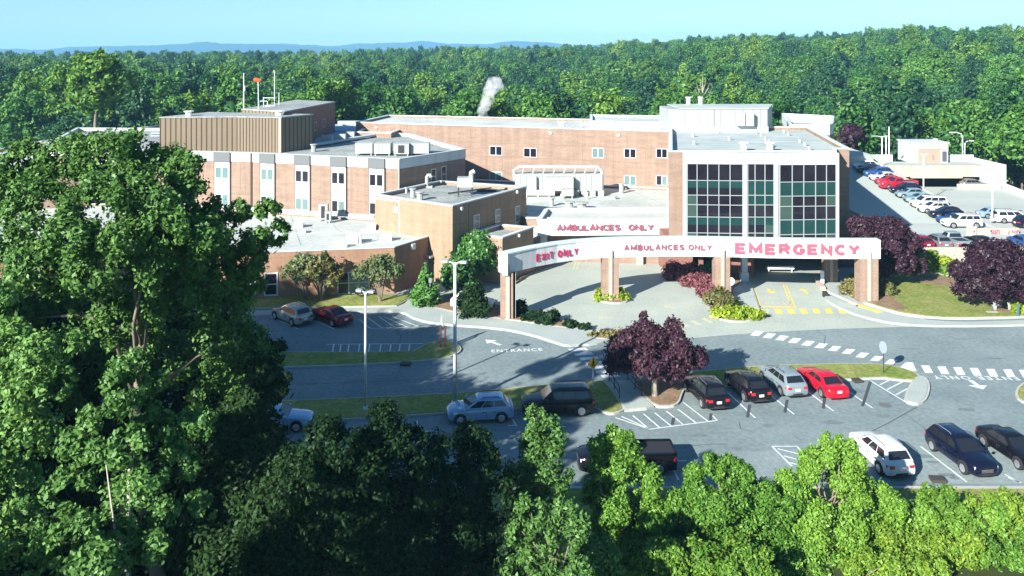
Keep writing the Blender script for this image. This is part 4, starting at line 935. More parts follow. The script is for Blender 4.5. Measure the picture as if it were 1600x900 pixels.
for a, b, A, B in ((300, 334, W2, W1), (361, 390, W2, W1), (431, 460, W1, W0), (486, 516, W1, W0), (543, 575, W1, W0)):
    z = zat(A, B, (a + b) / 2, 300 + (a - 300) * .06); panel(mb, A, B, hit(A, B, a), hit(A, B, b), z - .03, z + .03, 0, .006)
    z = zat(A, B, (a + b) / 2, 252 + (a - 300) * .04); c = (a + b) / 2; panel(mb, A, B, hit(A, B, c), hit(A, B, c + .5), z - 3.5, z - .2, 0, .006)
mb.build('control_joint', jm, wb)
for x0, y0, x1, y1 in [(674, 265, 680, 286), (690, 261, 696, 283)]:
    wpx(wb, W0, WR, x0, y0, x1, y1, panes=1, gl=[glass], frame=trim, fw=.12, cross=True)
# white flashing along the foot of its wall
mb = MB(); panel(mb, W1, W0, W1, hit(W1, W0, 586), 4.45, 4.95, .0, .22); panel(mb, W2, W1, W2, W1, 4.45, 4.95, 0, .22); mb.build('base_flashing', white, wb)
# rooftop units on the wing
zr = ZW - .4
for i, (x0, x1, y) in enumerate([(555, 583, 243), (584, 611, 243.5), (615, 640, 244), (641, 671, 243)]):
    a = on(x0, y, zr); b = on(x1, y, zr); unit((a.x, a.y, b.x - .1, a.y + 2.2), zr, zr + 1.55, 'roof_unit', ['leftmost of four boxy pale condenser units on the gravel roof', 'second from left of four boxy pale condenser units on the gravel roof', 'third from left of four boxy pale condenser units on the gravel roof', 'rightmost boxy pale condenser unit with a grey end on the gravel roof'][i], fins=4, group='condenser units on the ward wing roof', dark=(i == 2))
vent(490, 237, zr, .9, .33, label='round white vent beside the brown screen on the ward wing')
# tan panel screen
ZS = 16.1
T1 = P(370, 183.5, ZS).xy; T0 = P(439.5, 184.5, ZS).xy; T2 = P(250, 184.5, ZS).xy; TR = P(489, 180, ZS).xy; TB = TR + (T2 - T0) * .98
def panelled(name, label, poly, z0, z1, edges, sm):
    root = empty(name, (*poly[0], z0)); tag(root, label, 'rooftop building')
    mb = MB(); mb.prism(poly, z0, z1); mb.build('wall', tanmetal, root)
    mb = MB(); mb.prism(inset(poly, -.08), z1, z1 + .16); mb.build('roof', roofg, root)
    mb = MB()
    for A, B, n_ in edges:
        u, nn = wnorm(A, B); L = (Vector(B) - Vector(A)).length
        for i in range(n_ + 1):
            c = Vector(A) + u * (L * i / n_); panel(mb, A, B, c - u * .05, c + u * .05, z0, z1 - .02, 0, .07)
    mb.build('panel_seams', sm, root); return root
ps = panelled('rooftop_screen', 'long tan vertical panelled plant enclosure on the ward wing roof', [T0, TR, TB + Vector((0, 4)), T2, T1], zr, ZS, [(T2, T1, 15), (T1, T0, 14), (T0, TR, 8)], seam)
mb = MB(); h = T1.lerp(T0, .93); panel(mb, T1, T0, h, T0, zr, ZS, 0, .03); mb.build('corner_panel', cream, ps)
for x, y, lab, r in [(295, 181, 'round white vent on the left of the tan enclosure roof', .45), (436, 180.5, 'round white vent on the right of the tan enclosure roof', .5)]: vent(x, y, ZS + .15, .55, r, m=whitep, label=lab)
U0 = P(445, 180, 16.2).xy; U1 = P(378, 176, 16.2).xy; UR = P(523, 164, 16.2).xy; UB = UR + (U1 - U0)
ps2 = panelled('rooftop_screen', 'second taller roof block with a dark brick side and antennas behind the tan enclosure', [U0, UR, UB, U1], zr, 16.6, [(U1, U0, 12)], seam)
mb = MB(); panel(mb, U0, UR, U0, UR, zr, 16.55, 0, .05); mb.build('side_wall', brick_red, ps2)
for x, y in ((506, 186), (493, 191)): 
    wpx(ps2, U0, UR, x - 2, y, x + 1.5, y + 12, panes=1, gl=[mat('door_brown', (.1, .08, .07), .7)], frame=greymetal, fw=.07)
mb = MB(); mb.prism([P(491, 222, 11.7).xy, P(516, 226, 11.7).xy, P(560, 207, 11.7).xy, P(556, 192, 11.7).xy, P(500, 196, 11.7).xy], 11.68, 11.74)
tag(mb.build('roof_membrane', mat('blue_membrane', (.22, .36, .50), .7)), 'bluish membrane roof between the dark rooftop block and the ward block', 'roof')
mb = MB(); v = on(530, 196, 11.74); mb.box(v.x - .3, v.y, 11.74, v.x + 6, v.y + 1.5, 12.5); tag(mb.build('roof_unit', hvac), 'low pale unit at the back of the bluish roof', 'roof unit')
mb = MB(); a = P(491, 224, 12).xy; b = P(612, 205, 12).xy; mb.obox((a + b) / 2, b - a, (b - a).length / 2, .5, 11.7, 12.0); tag(mb.build('roof_duct', trim), 'long pale parapet running along the bluish roof', 'parapet')
for x, y in ((510, 222), (531, 220), (545, 216)): 
    v = on(x, y, 11.74); mb = MB(); mb.box(v.x - .8, v.y, 11.74, v.x + .8, v.y + .8, 12.7); tag(mb.build('roof_unit', hvac), {510: 'small pale unit nearest the tan enclosure on the bluish roof', 531: 'small pale unit in the middle of the bluish roof edge', 545: 'small pale unit nearest the brick stair house'}[x], 'roof unit', 'small units on the bluish roof')
# far left roofs
for poly, z, lab in [([(60, 222), (255, 195), (300, 195), (300, 228), (150, 230)], 11.0, 'pale flat roofed block left of the tan enclosure'), ([(-60, 245), (60, 222), (140, 222), (140, 262), (-60, 270)], 9.6, 'low pale roofed block half hidden by the big left tree')]:
    pp = [P(a, b, z).xy for a, b in poly]; building('far_left_building', lab, pp, 0, z, brick, roofw, white, drop=.3)
mb = MB(); 
pts = [P(236, 217, 11.2), P(252, 217, 11.2)]; 
for p in pts: mb.tube([p, p + Vector((0, 0, .9))], .04, 5)
mb.tube([pts[0] + Vector((0, 0, .9)), pts[1] + Vector((0, 0, .9))], .04, 5); mb.tube([pts[0] + Vector((0, 0, .45)), pts[1] + Vector((0, 0, .45))], .04, 5)
tag(mb.build('roof_railing', galv), 'small pipe railing on the roof left of the tan enclosure', 'railing')
# antennas and windsock
for px, yt, Y, r, lab in [(381, 114, 121, .09, 'tall white antenna mast, leftmost on the rooftop block'), (429, 110, 124, .06, 'tallest thin antenna mast on the rooftop block'), (436, 145, 125, .06, 'short thin antenna mast right of the tallest one')]:
    b = AT(px, 0, Y); mb = MB(); zt = AT(px, yt, Y).z; mb.tube([(b.x, Y, 16.0), (b.x, Y, (16 + zt) / 2)], r * 1.3, 6); mb.tube([(b.x, Y, (16 + zt) / 2), (b.x, Y, zt)], r, 6)
    if px == 381: mb.tube([(b.x + .1, Y, 19.2), (b.x + .1, Y, 20)], .16, 6)
    tag(mb.build('antenna_mast', galv), lab, 'antenna', 'masts on the rooftop block')
mb = MB(); Y = 123; a = AT(404, 0, Y); 
for (x0, y0), (x1, y1) in [((411, 153), (430, 153)), ((405, 158), (417, 158)), ((414, 166), (430, 165)), ((412, 153), (412, 176)), ((418, 158), (418, 175)), ((405, 158), (405, 175))]: mb.tube([AT(x0, y0, Y), AT(x1, y1, Y)], .06, 5)
tag(mb.build('rooftop_antenna', galv), 'frame of thin horizontal antenna bars on the rooftop block', 'antenna')
r = empty('windsock', AT(404, 176, 119)); tag(r, 'orange windsock on a thin pole above the tan enclosure', 'windsock')
mb = MB(); mb.tube([AT(404, 176, 119), AT(403.5, 126, 119)], .07, 6); mb.build('pole', galv, r)
mb = MB(); mb.tube([AT(397, 124, 119), AT(401, 125, 119), AT(407, 126, 119)], [.26, .30, .2], 8); mb.build('sock', mat('orange_cloth', (.75, .09, .02), .8), r)
# --- rooftop connector roof strip right of the emergency block
mb = MB(); pp = [P(1258, 222, 6.2), P(1300, 223, 6.2), P(1365, 242.5, 6.2), P(1322, 245.5, 6.2)]
mb.prism([tuple(p.xy) for p in pp], 1, 6.2); tag(mb.build('connector_building', roofw), 'low connecting block with a long pale sloping edge behind the emergency block', 'building')

# ------------------------------------------------------------------ parking deck
def zramp(x, y): return 1.2 if y < 115 else (1.2 + (y - 115) * 3.5 / 30 if y < 145 else 4.7)
Xc = 65.1
dk = empty('parking_deck', (Xc, 100, 0)); tag(dk, 'pale concrete two level parking deck with white parapets on the right', 'parking deck')
mb = MB()
for x0, x1, prof in ((28.0, Xc - .2, [(98.0, 1.2), (115, 1.2), (145, 4.7), (153, 4.7)]), (Xc + .2, 84.6, [(98.0, 1.2), (146, 1.2)])):
    for (ya, za), (yb, zb_) in zip(prof[:-1], prof[1:]):
        xa = max(x0, 37.0) 
        mb.prism([(xa, ya), (x1, ya), (x1, yb), (xa, yb)], 0, (lambda za, zb_, ya, yb: (lambda x, y: za + (zb_ - za) * (y - ya) / (yb - ya)))(za, zb_, ya, yb))
mb.build('deck_surface', deckm, dk)
mb = MB()
prof = [(100, 1.2), (115, 1.2), (145, 4.7)]
for (ya, za), (yb, zb_) in zip(prof[:-1], prof[1:]):
    mb.prism([(Xc - .2, ya), (Xc + .2, ya), (Xc + .2, yb), (Xc - .2, yb)], 0, (lambda za, zb_, ya, yb: (lambda x, y: za + .22 + (zb_ - za) * (y - ya) / (yb - ya)))(za, zb_, ya, yb))
mb.build('ramp_wall', kerbm, dk)
mb = MB(); mb.box(Xc, 146.0, 2.95, 84.6, 146.4, 4.95); mb.build('slab_beam', cream, dk)
mb = MB(); mb.box(Xc - .2, 146.4, 4.3, 84.6, 153, 4.7); mb.build('upper_slab', deckm, dk)
mb = MB(); mb.box(70, 145.9, 2.75, 79, 146.35, 2.95); mb.build('clearance_bar', mat('yellow_bar', (.7, .62, .3), .6), dk)
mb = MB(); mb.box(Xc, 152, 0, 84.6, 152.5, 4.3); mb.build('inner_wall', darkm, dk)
mb = MB(); mb.box(76.5, 142.8, 1.2, 84.0, 143.1, 2.2); mb.build('low_wall', cream, dk)
mb = MB()
mb.box(37, 153, 0, 70.0, 153.35, 5.95); mb.box(79, 153, 0, 84.9, 153.35, 5.95)
mb.box(84.6, 143, 0, 84.95, 153, 5.5); mb.box(82.0, 145, 0, 84.6, 145.9, 4.8)
mb.prism([(84.6, 143), (84.95, 143), (80.4, 118), (80.05, 118)], 0, 2.25); mb.prism([(80.05, 118), (80.4, 118), (78, 98), (77.65, 98)], 0, 2.2)
mb.build('parapet', white, dk)
mb = MB(); mb.box(46.0, 97.7, 0, 77.8, 98.0, 1.95); mb.box(37, 98, 0, 37.3, 112, 1.9); mb.build('parapet', cream, dk)
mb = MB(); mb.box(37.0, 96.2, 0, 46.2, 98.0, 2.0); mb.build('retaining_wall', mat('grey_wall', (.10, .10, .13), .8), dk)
st = empty('stair_tower', (74.5, 152.5, 4.7)); tag(st, 'small white stair tower with a tan wall and grey door on the deck', 'stair tower')
xa = AT(1423, 0, 151.5).x; xb = AT(1482, 0, 151.5).x
mb = MB(); mb.box(xa, 151.6, 4.7, xb, 156.5, 8.2); mb.build('wall', white, st)
mb = MB(); mb.box(xa - .15, 151.4, 8.2, xb + .15, 156.7, 8.45); v = xb - 1.8; mb.box(v, 153, 8.45, v + .6, 153.6, 8.9); mb.build('roof', trim, st)
mb = MB(); mb.box(AT(1435, 0, 151.5).x, 151.5, 4.7, AT(1478, 0, 151.5).x, 151.6, 7.3); mb.build('tan_panel', mat('tan_render', (.30, .24, .18), .8), st)
mb = MB(); mb.box(AT(1470, 0, 151.5).x, 151.35, 4.7, AT(1480, 0, 151.5).x, 151.5, 7.0); d = mb.build('door', white, st)
mb = MB(); mb.box(AT(1471.5, 0, 151.5).x, 151.3, 4.9, AT(1478.5, 0, 151.5).x, 151.35, 6.8); mb.build('door_leaf', mat('door_grey', (.08, .08, .10), .5), d)
mb = MB(); mb.box(AT(1457, 0, 151.4).x, 151.42, 5.3, AT(1459.5, 0, 151.4).x, 151.5, 6.1); mb.build('notice', mat('notice_tan', (.25, .2, .16), .7), st)
# beige barrier walls with red lettering
def beige(x0, x1, y0, y1, Y, label, red):
    a = AT(x0, y1, Y); b = AT(x1, y0, Y); r = empty('barrier_wall', ((a.x + b.x) / 2, Y, 1.2)); tag(r, label, 'barrier wall')
    mb = MB(); mb.box(a.x, Y, 1.2, b.x, Y + .35, b.z); mb.build('panel', cream, r)
    mb = MB(); 
    for q in red:
        p0 = AT(*q[:2], Y); p1 = AT(*q[2:], Y); mb.tube([(p0.x, Y - .02, p0.z), (p1.x, Y - .02, p1.z)], .07, 5)
    mb.build('red_marks' if len(red) > 2 else 'mark', redl if len(red) > 2 else darkm, r)
beige(1512, 1526, 354, 369, 107.5, 'small white end block of the barrier on the parking deck', [(1522, 360, 1522, 363)])
beige(1527, 1549, 357, 371, 107.8, 'plain beige barrier wall beside the white car on the deck', [(1548, 360, 1548, 362)])
beige(1549, 1592, 356, 373, 108.2, 'beige barrier wall with red marks on the deck', [(1552, 359, 1551, 369), (1555, 359, 1555, 370), (1551, 364, 1556, 364), (1558, 359, 1557, 369), (1561, 360, 1561, 369), (1558, 359, 1561, 361), (1567, 366, 1569, 370), (1577, 361, 1575, 367), (1582, 360, 1581, 367), (1582, 360, 1585, 366), (1585, 366, 1586, 360), (1589, 359, 1588, 367), (1589, 363, 1592, 359)])
# smoke plume
sm = bpy.data.materials.new('smoke'); sm.use_nodes = True; n_ = sm.node_tree.nodes; l_ = sm.node_tree.links; n_.remove(n_['Principled BSDF'])
pv = n_.new('ShaderNodeVolumePrincipled'); pv.inputs['Color'].default_value = (.99, .99, .99, 1)
tn = n_.new('ShaderNodeTexNoise'); tn.inputs['Scale'].default_value = .42; tn.inputs['Detail'].default_value = 5; tn.inputs['Distortion'].default_value = 1.2
mr = n_.new('ShaderNodeMapRange'); mr.inputs[1].default_value = .38; mr.inputs[2].default_value = .72; mr.inputs[3].default_value = 0; mr.inputs[4].default_value = .9
gg = n_.new('ShaderNodeNewGeometry'); l_.new(gg.outputs['Position'], tn.inputs[0]); l_.new(tn.outputs[0], mr.inputs[0]); l_.new(mr.outputs[0], pv.inputs['Density']); l_.new(pv.outputs[0], n_['Material Output'].inputs['Volume'])
mb = MB(); Y = 150; mb.tube([AT(a, b, Y + k) for a, b, k in [(757, 194, 0), (757, 185, .5), (753, 175, 0), (757, 165, 1), (763, 155, 1.5), (763, 146, 1.5), (768, 138, 2), (775, 130, 2.5), (779, 122, 3)]], [.5, .9, 1.0, 1.1, 1.25, 1.2, 1.4, 1.8, .7], 12)
o = mb.build('smoke', sm, smooth=True); tag(o, 'thin white plume of steam rising behind the ward block roof', 'smoke', kind='stuff')
# ------------------------------------------------------------------ vehicles
tyrem = mat('tyre_rubber', (.02, .02, .022), .85); rimm = mat('alloy_rim', (.55, .56, .58), .3, metal=.8)
cglass = mat('car_glass', (.012, .014, .018), .06, spec=.8)
headm = mat('headlight_lens', (.6, .65, .68), .15, spec=.8); tailm = mat('tail_light_lens', (.45, .015, .02), .25, spec=.6); plast = mat('black_trim', (.025, .025, .028), .6)
chrome = mat('chrome_trim', (.75, .76, .77), .2, metal=.9)
def paintm(name, c, met=.25): 
    m = mat('car_paint_' + name, c, .22, metal=met, spec=.35); b = m.node_tree.nodes['Principled BSDF']; b.inputs['Coat Weight'].default_value = .3; b.inputs['Coat Roughness'].default_value = .06; return m
SPEC = {
 'suv': dict(L=4.65, W=1.88, hood=.96, nose=.78, belt=1.04, tail=1.08, roof=1.65, xw0=.25, xw1=.055, xr1=-.37, xr0=-.47, wr=.36, wins=3),
 'bigsuv': dict(L=5.0, W=1.98, hood=1.08, nose=.90, belt=1.14, tail=1.16, roof=1.80, xw0=.23, xw1=.09, xr1=-.435, xr0=-.485, wr=.39, wins=3),
 'cross': dict(L=4.5, W=1.84, hood=.96, nose=.76, belt=1.03, tail=1.10, roof=1.6, xw0=.26, xw1=.05, xr1=-.34, xr0=-.465, wr=.35, wins=3),
 'sedan': dict(L=4.75, W=1.82, hood=.88, nose=.70, belt=.95, tail=.98, roof=1.43, xw0=.21, xw1=.045, xr1=-.22, xr0=-.37, wr=.34, wins=2),
 'hatch': dict(L=4.2, W=1.76, hood=.90, nose=.72, belt=.98, tail=1.02, roof=1.5, xw0=.24, xw1=.07, xr1=-.34, xr0=-.46, wr=.33, wins=2),
 'minivan': dict(L=5.1, W=1.98, hood=1.0, nose=.8, belt=1.06, tail=1.1, roof=1.74, xw0=.31, xw1=.14, xr1=-.44, xr0=-.485, wr=.35, wins=3),
 'pickup': dict(L=5.8, W=2.0, hood=1.14, nose=1.0, belt=1.2, tail=1.18, roof=1.88, xw0=.20, xw1=.09, xr1=-.10, xr0=-.125, wr=.41, wins=2)}
def build_car(kind, pm, name='parked_car'):
    s = SPEC[kind]; L, W = s['L'], s['W']; hw = W / 2; zb = .24
    root = empty(name, (0, 0, 0))
    fx = [-.5, -.492, -.465, -.42, -.33, -.2, 0, .15, s['xw0'], .33, .42, .468, .492, .5]
    def top(f):
        if f >= s['xw0']: 
            t = (f - s['xw0']) / (.5 - s['xw0']); return s['belt'] + (s['hood'] - s['belt']) * min(1, t * 3) if t < .55 else s['hood'] - (s['hood'] - s['nose']) * ((t - .55) / .45) ** 1.6
        if f <= s['xr0']: return s['tail'] - (.0 if f > -.47 else (.10 if f > -.495 else .2))
        if kind == 'sedan' and f < -.3: return s['tail']
        return s['belt']
    wf = [.80, .88, .94, .97, 1, 1, 1, 1, 1, .99, .95, .87, .77, .66]
    rings = []
    for f, k in zip(fx, wf):
        w_ = hw * k; t = top(f); e = 0 if abs(f) < .47 else .06 if abs(f) < .495 else .14
        z0 = zb + e
        pr = [(0, z0), (w_ * .84, z0), (w_ * .965, z0 + .07), (w_, z0 + .22), (w_ * .985, (z0 + t) / 2 + .08), (w_ * .965, t - .16), (w_ * .925, t - .05), (w_ * .82, t), (w_ * .4, t + .025), (0, t + .03)]
        rings.append([(f * L, y, z) for y, z in pr] + [(f * L, -y, z) for y, z in pr[-2:0:-1]])
    mb = MB(); n = len(rings[0]); vs = [v for r in rings for v in r]; fs = []
    for i in range(len(rings) - 1):
        for k in range(n): j = (k + 1) % n; fs.append((i * n + k, i * n + j, (i + 1) * n + j, (i + 1) * n + k))
    fs += [tuple(range(n - 1, -1, -1)), tuple(range((len(rings) - 1) * n, len(rings) * n))]; mb.add(vs, fs)
    # cabin
    b0, b1, r0, r1 = s['xr0'] * L, s['xw0'] * L, s['xr1'] * L, s['xw1'] * L; hb, hr = hw * .90, hw * .71; zt = s['roof']; zl = s['belt'] - .02
    def rr(xa, xb, h, z, c): return [(xa, -h + c, z), (xa + c * .6, -h, z), (xb - c * .6, -h, z), (xb, -h + c, z), (xb, h - c, z), (xb - c * .6, h, z), (xa + c * .6, h, z), (xa, h - c, z)]
    R0 = rr(b0, b1, hb, zl, .16); R1 = rr(r0, r1, hr, zt - .07, .14); R2 = rr(r0 + .10, r1 - .10, hr - .12, zt - .015, .12); R3 = rr(r0 + .5, r1 - .4, hr - .4, zt + .01, .1)
    sl = lambda Rg: [(x, y, z - .09 * max(0, (r1 - .3 * L - x) / L) ** 1 * 2 - .05 * max(0, (x - r1 + .5))) for x, y, z in Rg]
    if kind != 'pickup': R1, R2, R3 = sl(R1), sl(R2), sl(R3)
    vs = R0 + R1 + R2 + R3; fs = []
    for a in range(3):
        for k in range(8): j = (k + 1) % 8; fs.append((a * 8 + k, a * 8 + j, a * 8 + 8 + j, a * 8 + 8 + k))
    fs.append(tuple(range(24, 32))); mb.add(vs, fs)
    if kind == 'pickup':
        mb.box(-L * .5 + .08, -hw * .8, 0, 0, 0, 0) if False else None
    body = mb.build('body', pm, None, smooth=True); body.parent = root
    me = body.data
    try: me.set_sharp_from_angle(angle=R(38))
    except Exception: pass
    def ch(mb, nm, m, par=None, sm=False):
        o = mb.build(nm, m, None, smooth=sm); o.parent = par or root; return o
    V = lambda a, b, t: tuple(a[i] + (b[i] - a[i]) * t for i in range(3))
    def q4(i, j, s0, s1, t0, t1, off):
        """panel on cabin facet between ring points i,j"""
        A, B, Cc, D = Vector(R0[i]), Vector(R0[j]), Vector(R1[j]), Vector(R1[i])
        P_ = lambda s_, t_: (A.lerp(B, s_)).lerp(D.lerp(Cc, s_), t_)
        nn = (B - A).cross(D - A).normalized(); ctr = Vector(((b0 + b1) / 2, 0, zl + .3)); nn = nn if nn.dot(A - ctr) > 0 else -nn
        return [tuple(P_(a, b) + nn * off) for a, b in ((s0, t0), (s1, t0), (s1, t1), (s0, t1))]
    mb = MB(); mb.add(q4(3, 4, -.04, 1.04, .10, .95, .012), [(0, 1, 2, 3)]); ch(mb, 'windscreen', cglass)
    mb = MB(); mb.add(q4(7, 0, -.02, 1.02, .22 if kind != 'sedan' else .1, .9, .012), [(0, 1, 2, 3)]); ch(mb, 'rear_window', cglass)
    k = s['wins']; cuts = [.03, .36, .66, .95] if k == 3 else [.08, .5, .92]
    for i, j in ((1, 2), (5, 6)):
        mb = MB()
        for a in range(k):
            u0, u1 = cuts[a] + .012, cuts[a + 1] - .012
            if (i, j) == (5, 6): u0, u1 = 1 - u1, 1 - u0
            mb.add(q4(i, j, u0, u1, .14, .88, .012), [(0, 1, 2, 3)])
        ch(mb, 'side_windows', cglass)
    wr = s['wr']
    for sx in (-.305 if kind != 'pickup' else -.31, .31):
        for sy in (-1, 1):
            mb = MB(); cx, cy = sx * L, sy * (hw - .10)
            mb.tube([(cx, cy - .12, wr), (cx, cy - .10, wr), (cx, cy + .10, wr), (cx, cy + .125, wr)], [wr * .9, wr, wr, wr * .9], 18)
            wh = ch(mb, 'wheel', tyrem, None)
            mb = MB(); yo = cy + sy * .127; mb.tube([(cx, yo, wr), (cx, yo + sy * .012, wr)], [wr * .66, wr * .6], 14); ch(mb, 'rim', rimm, wh)
            # arch
            mb = MB(); ya = sy * (hw + .003); ra = wr + .09; pts = [(cx + math.cos(t) * ra, ya, max(zb + .0, wr + math.sin(t) * ra)) for t in [R(-20 + i * 20) for i in range(12)]]
            mb.add(pts + [(p[0], ya - sy * .2, p[2]) for p in pts], [tuple(range(12))] + [(i, i + 1, 13 + i, 12 + i) for i in range(11)]); ch(mb, 'wheel_arch', plast)
    zn = s['nose']
    for sy in (-1, 1):
        mb = MB(); xs_ = [s['xw0'] * L - .12, (s['xw0'] + s['xr0']) * L * .5 + .1, s['xr0'] * L + (1.0 if kind != 'sedan' else .35)]
        for x in xs_: mb.box(x, sy * (hw - .01), .42, x + .022, sy * (hw + .006), s['belt'] - .2)
        for x in xs_[1:]: mb.box(x + .12, sy * (hw - .01), s['belt'] - .26, x + .30, sy * (hw + .022), s['belt'] - .22)
        ch(mb, 'door_seams', plast)
    for sy in (-1, 1):
        mb = MB(); mb.prism([(L * .5 - .42, sy * hw * .84), (L * .5 - .1, sy * hw * .60), (L * .5 - .035, sy * hw * .46), (L * .5 - .08, sy * hw * .80)], zn - .19, zn - .02); ch(mb, 'headlight', headm)
        mb = MB(); zt_ = s['tail']; mb.prism([(-L * .5 - .012, sy * hw * .58), (-L * .5 + .2, sy * hw * .955), (-L * .5 + .1, sy * hw * .6)] if 0 else [(-L * .5 - .015, sy * hw * .50), (-L * .5 + .0, sy * hw * .80), (-L * .5 + .2, sy * hw * .955), (-L * .5 + .25, sy * hw * .7), (-L * .5 + .1, sy * hw * .5)], zt_ - .36, zt_ - .18); ch(mb, 'tail_light', tailm)
        mb = MB(); xm = s['xw0'] * L - .35; mb.box(xm, sy * (hw + .02), s['belt'] + .0, xm + .12, sy * (hw + .17), s['belt'] + .15); ch(mb, 'mirror', pm if kind != 'sedan' else pm)
    mb = MB(); mb.box(L * .5 - .03, -hw * .42, zn - .35, L * .5 + .012, hw * .42, zn - .12); ch(mb, 'grille', plast)
    if kind in ('suv', 'bigsuv', 'pickup'):
        mb = MB(); 
        for z in (.17, .24, .31): mb.box(L * .5 + .012, -hw * .38, zn - z - .015, L * .5 + .022, hw * .38, zn - z + .015)
        ch(mb, 'grille_bars', chrome)
    mb = MB(); mb.prism([(L * .5 - .5, -hw * .93), (L * .5 - .04, -hw * .66), (L * .5 + .025, 0), (L * .5 - .04, hw * .66), (L * .5 - .5, hw * .93), (L * .5 - .5, 0)], .26, .40); ch(mb, 'front_bumper', plast)
    mb = MB(); mb.prism([(-L * .5 + .4, -hw * .96), (-L * .5 + .03, -hw * .82), (-L * .5 - .03, 0), (-L * .5 + .03, hw * .82), (-L * .5 + .4, hw * .96), (-L * .5 + .4, 0)], .28, .46); ch(mb, 'rear_bumper', plast if kind in ('suv', 'bigsuv', 'cross') else pm)
    mb = MB(); mb.box(-L * .5 - .04, -.17, .62 if kind != 'pickup' else .5, -L * .5 + .05, .17, .78 if kind != 'pickup' else .66); ch(mb, 'licence_plate', whitep)
    if kind in ('suv', 'bigsuv', 'cross', 'minivan'):
        for sy in (-1, 1):
            mb = MB(); mb.tube([(r0 + .25, sy * (hr - .1), zt - .02), (r0 + .35, sy * (hr - .1), zt + .05), (r1 - .45, sy * (hr - .1), zt + .05), (r1 - .35, sy * (hr - .1), zt - .03)], .022, 5); ch(mb, 'roof_rail', chrome if kind == 'suv' else plast)
    if kind == 'pickup':
        mb = MB(); x0, x1 = -L * .5 + .10, s['xr0'] * L - .05; mb.box(x0, -hw * .78, s['belt'] + .0, x1, hw * .78, s['belt'] + .035); ch(mb, 'cargo_bed', plast)
        for sy in (-1, 1): mb = MB(); mb.box(x0 - .05, sy * hw * .80, s['belt'] + .0, x1, sy * hw * .93, s['belt'] + .12); ch(mb, 'bed_rail', pm)
        mb = MB(); mb.box(-L * .5 + .0, -hw * .8, .6, -L * .5 + .09, hw * .8, s['belt'] + .12); ch(mb, 'tailgate', pm)
    return root
COL = {'black': (.005, .005, .007), 'navy': (.006, .008, .026), 'silver': (.22, .28, .31), 'skyblue': (.22, .38, .55), 'red': (.42, .006, .022), 'darkred': (.16, .006, .015), 'champagne': (.36, .36, .33), 'white': (.6, .62, .62), 'blue': (.03, .09, .28), 'grey': (.16, .18, .20), 'teal': (.22, .33, .36), 'maroon': (.20, .01, .03)}
PROTO = {}
def car(kind, col, pos, deg, label, cat='car', group=None, z=None, pitch=0):
    key = (kind, col); pm = paintm(col, COL[col], 0.0 if col in ('white', 'red', 'black') else .3)
    if key not in PROTO: o = PROTO[key] = build_car(kind, pm, {'pickup': 'pickup_truck', 'minivan': 'parked_van'}.get(kind, 'parked_car'))
    else: o = copy_tree(PROTO[key])
    o.location = (pos[0], pos[1], pos[2] if len(pos) > 2 else (z or 0)); o.rotation_euler = (0, pitch, R(deg)); tag(o, label, cat, group); return o
def rear_at(px, py, deg, L):     # ground point of rear bumper centre -> car centre
    p = P(px, py); d = Vector((math.cos(R(deg)), math.sin(R(deg)), 0)); return p + d * (L / 2)
def front_at(px, py, deg, L):
    p = P(px, py); d = Vector((math.cos(R(deg)), math.sin(R(deg)), 0)); return p - d * (L / 2)
g1 = 'cars in the sunlit row beside the purple tree'
car('suv', 'black', rear_at(1124, 645, 100.5, 4.65), 100.5, 'black sport utility car parked next to the hatched bay by the purple tree', 'car', g1)
car('cross', 'black', rear_at(1190, 634, 100.5, 4.5), 100.5, 'smaller black car between the big black car and the silver car', 'car', g1)
car('cross', 'silver', rear_at(1247, 625, 100.5, 4.5), 100.5, 'silver hatchback with a dark rear window beside the red car', 'car', g1)
car('sedan', 'red', rear_at(1312, 628, 100.5, 4.75), 100.5, 'bright red saloon beside the empty bay', 'car', g1)
car('cross', 'skyblue', P(750, 654), 187, 'light blue sport utility car in the shaded near row beside the lamp pole', 'car')
car('bigsuv', 'black', P(871, 643), 185, 'large black sport utility car beside the sunlit end of the grass strip', 'car')
car('pickup', 'black', P(978, 732), 182, 'black pickup truck half hidden by the bright green tree', 'pickup truck')
car('sedan', 'skyblue', P(432, 667), 3, 'pale blue car mostly hidden under the big left trees', 'car')
car('suv', 'champagne', rear_at(478, 510, 137, 4.65), 137, 'silver sport utility car parked by the lawn of the low building', 'car')
car('sedan', 'darkred', rear_at(541, 511, 137, 4.75), 137, 'dark red saloon beside the hatched bay near the low building', 'car')
car('hatch', 'white', P(739, 481), -12, 'white car behind the round dark bush', 'car')
car('suv', 'white', rear_at(1410, 752, 97, 4.65), 97, 'white sport utility car beside the bright green tree in the near row', 'car')
car('suv', 'navy', front_at(1543, 751, 278, 4.65), 278, 'dark navy sport utility car facing the camera in the near row', 'car')
car('sedan', 'black', front_at(1629, 744, 278, 4.75), 278, 'black car cut off by the right edge in the near row', 'car')
g2 = 'cars in the long row on the deck ramp'
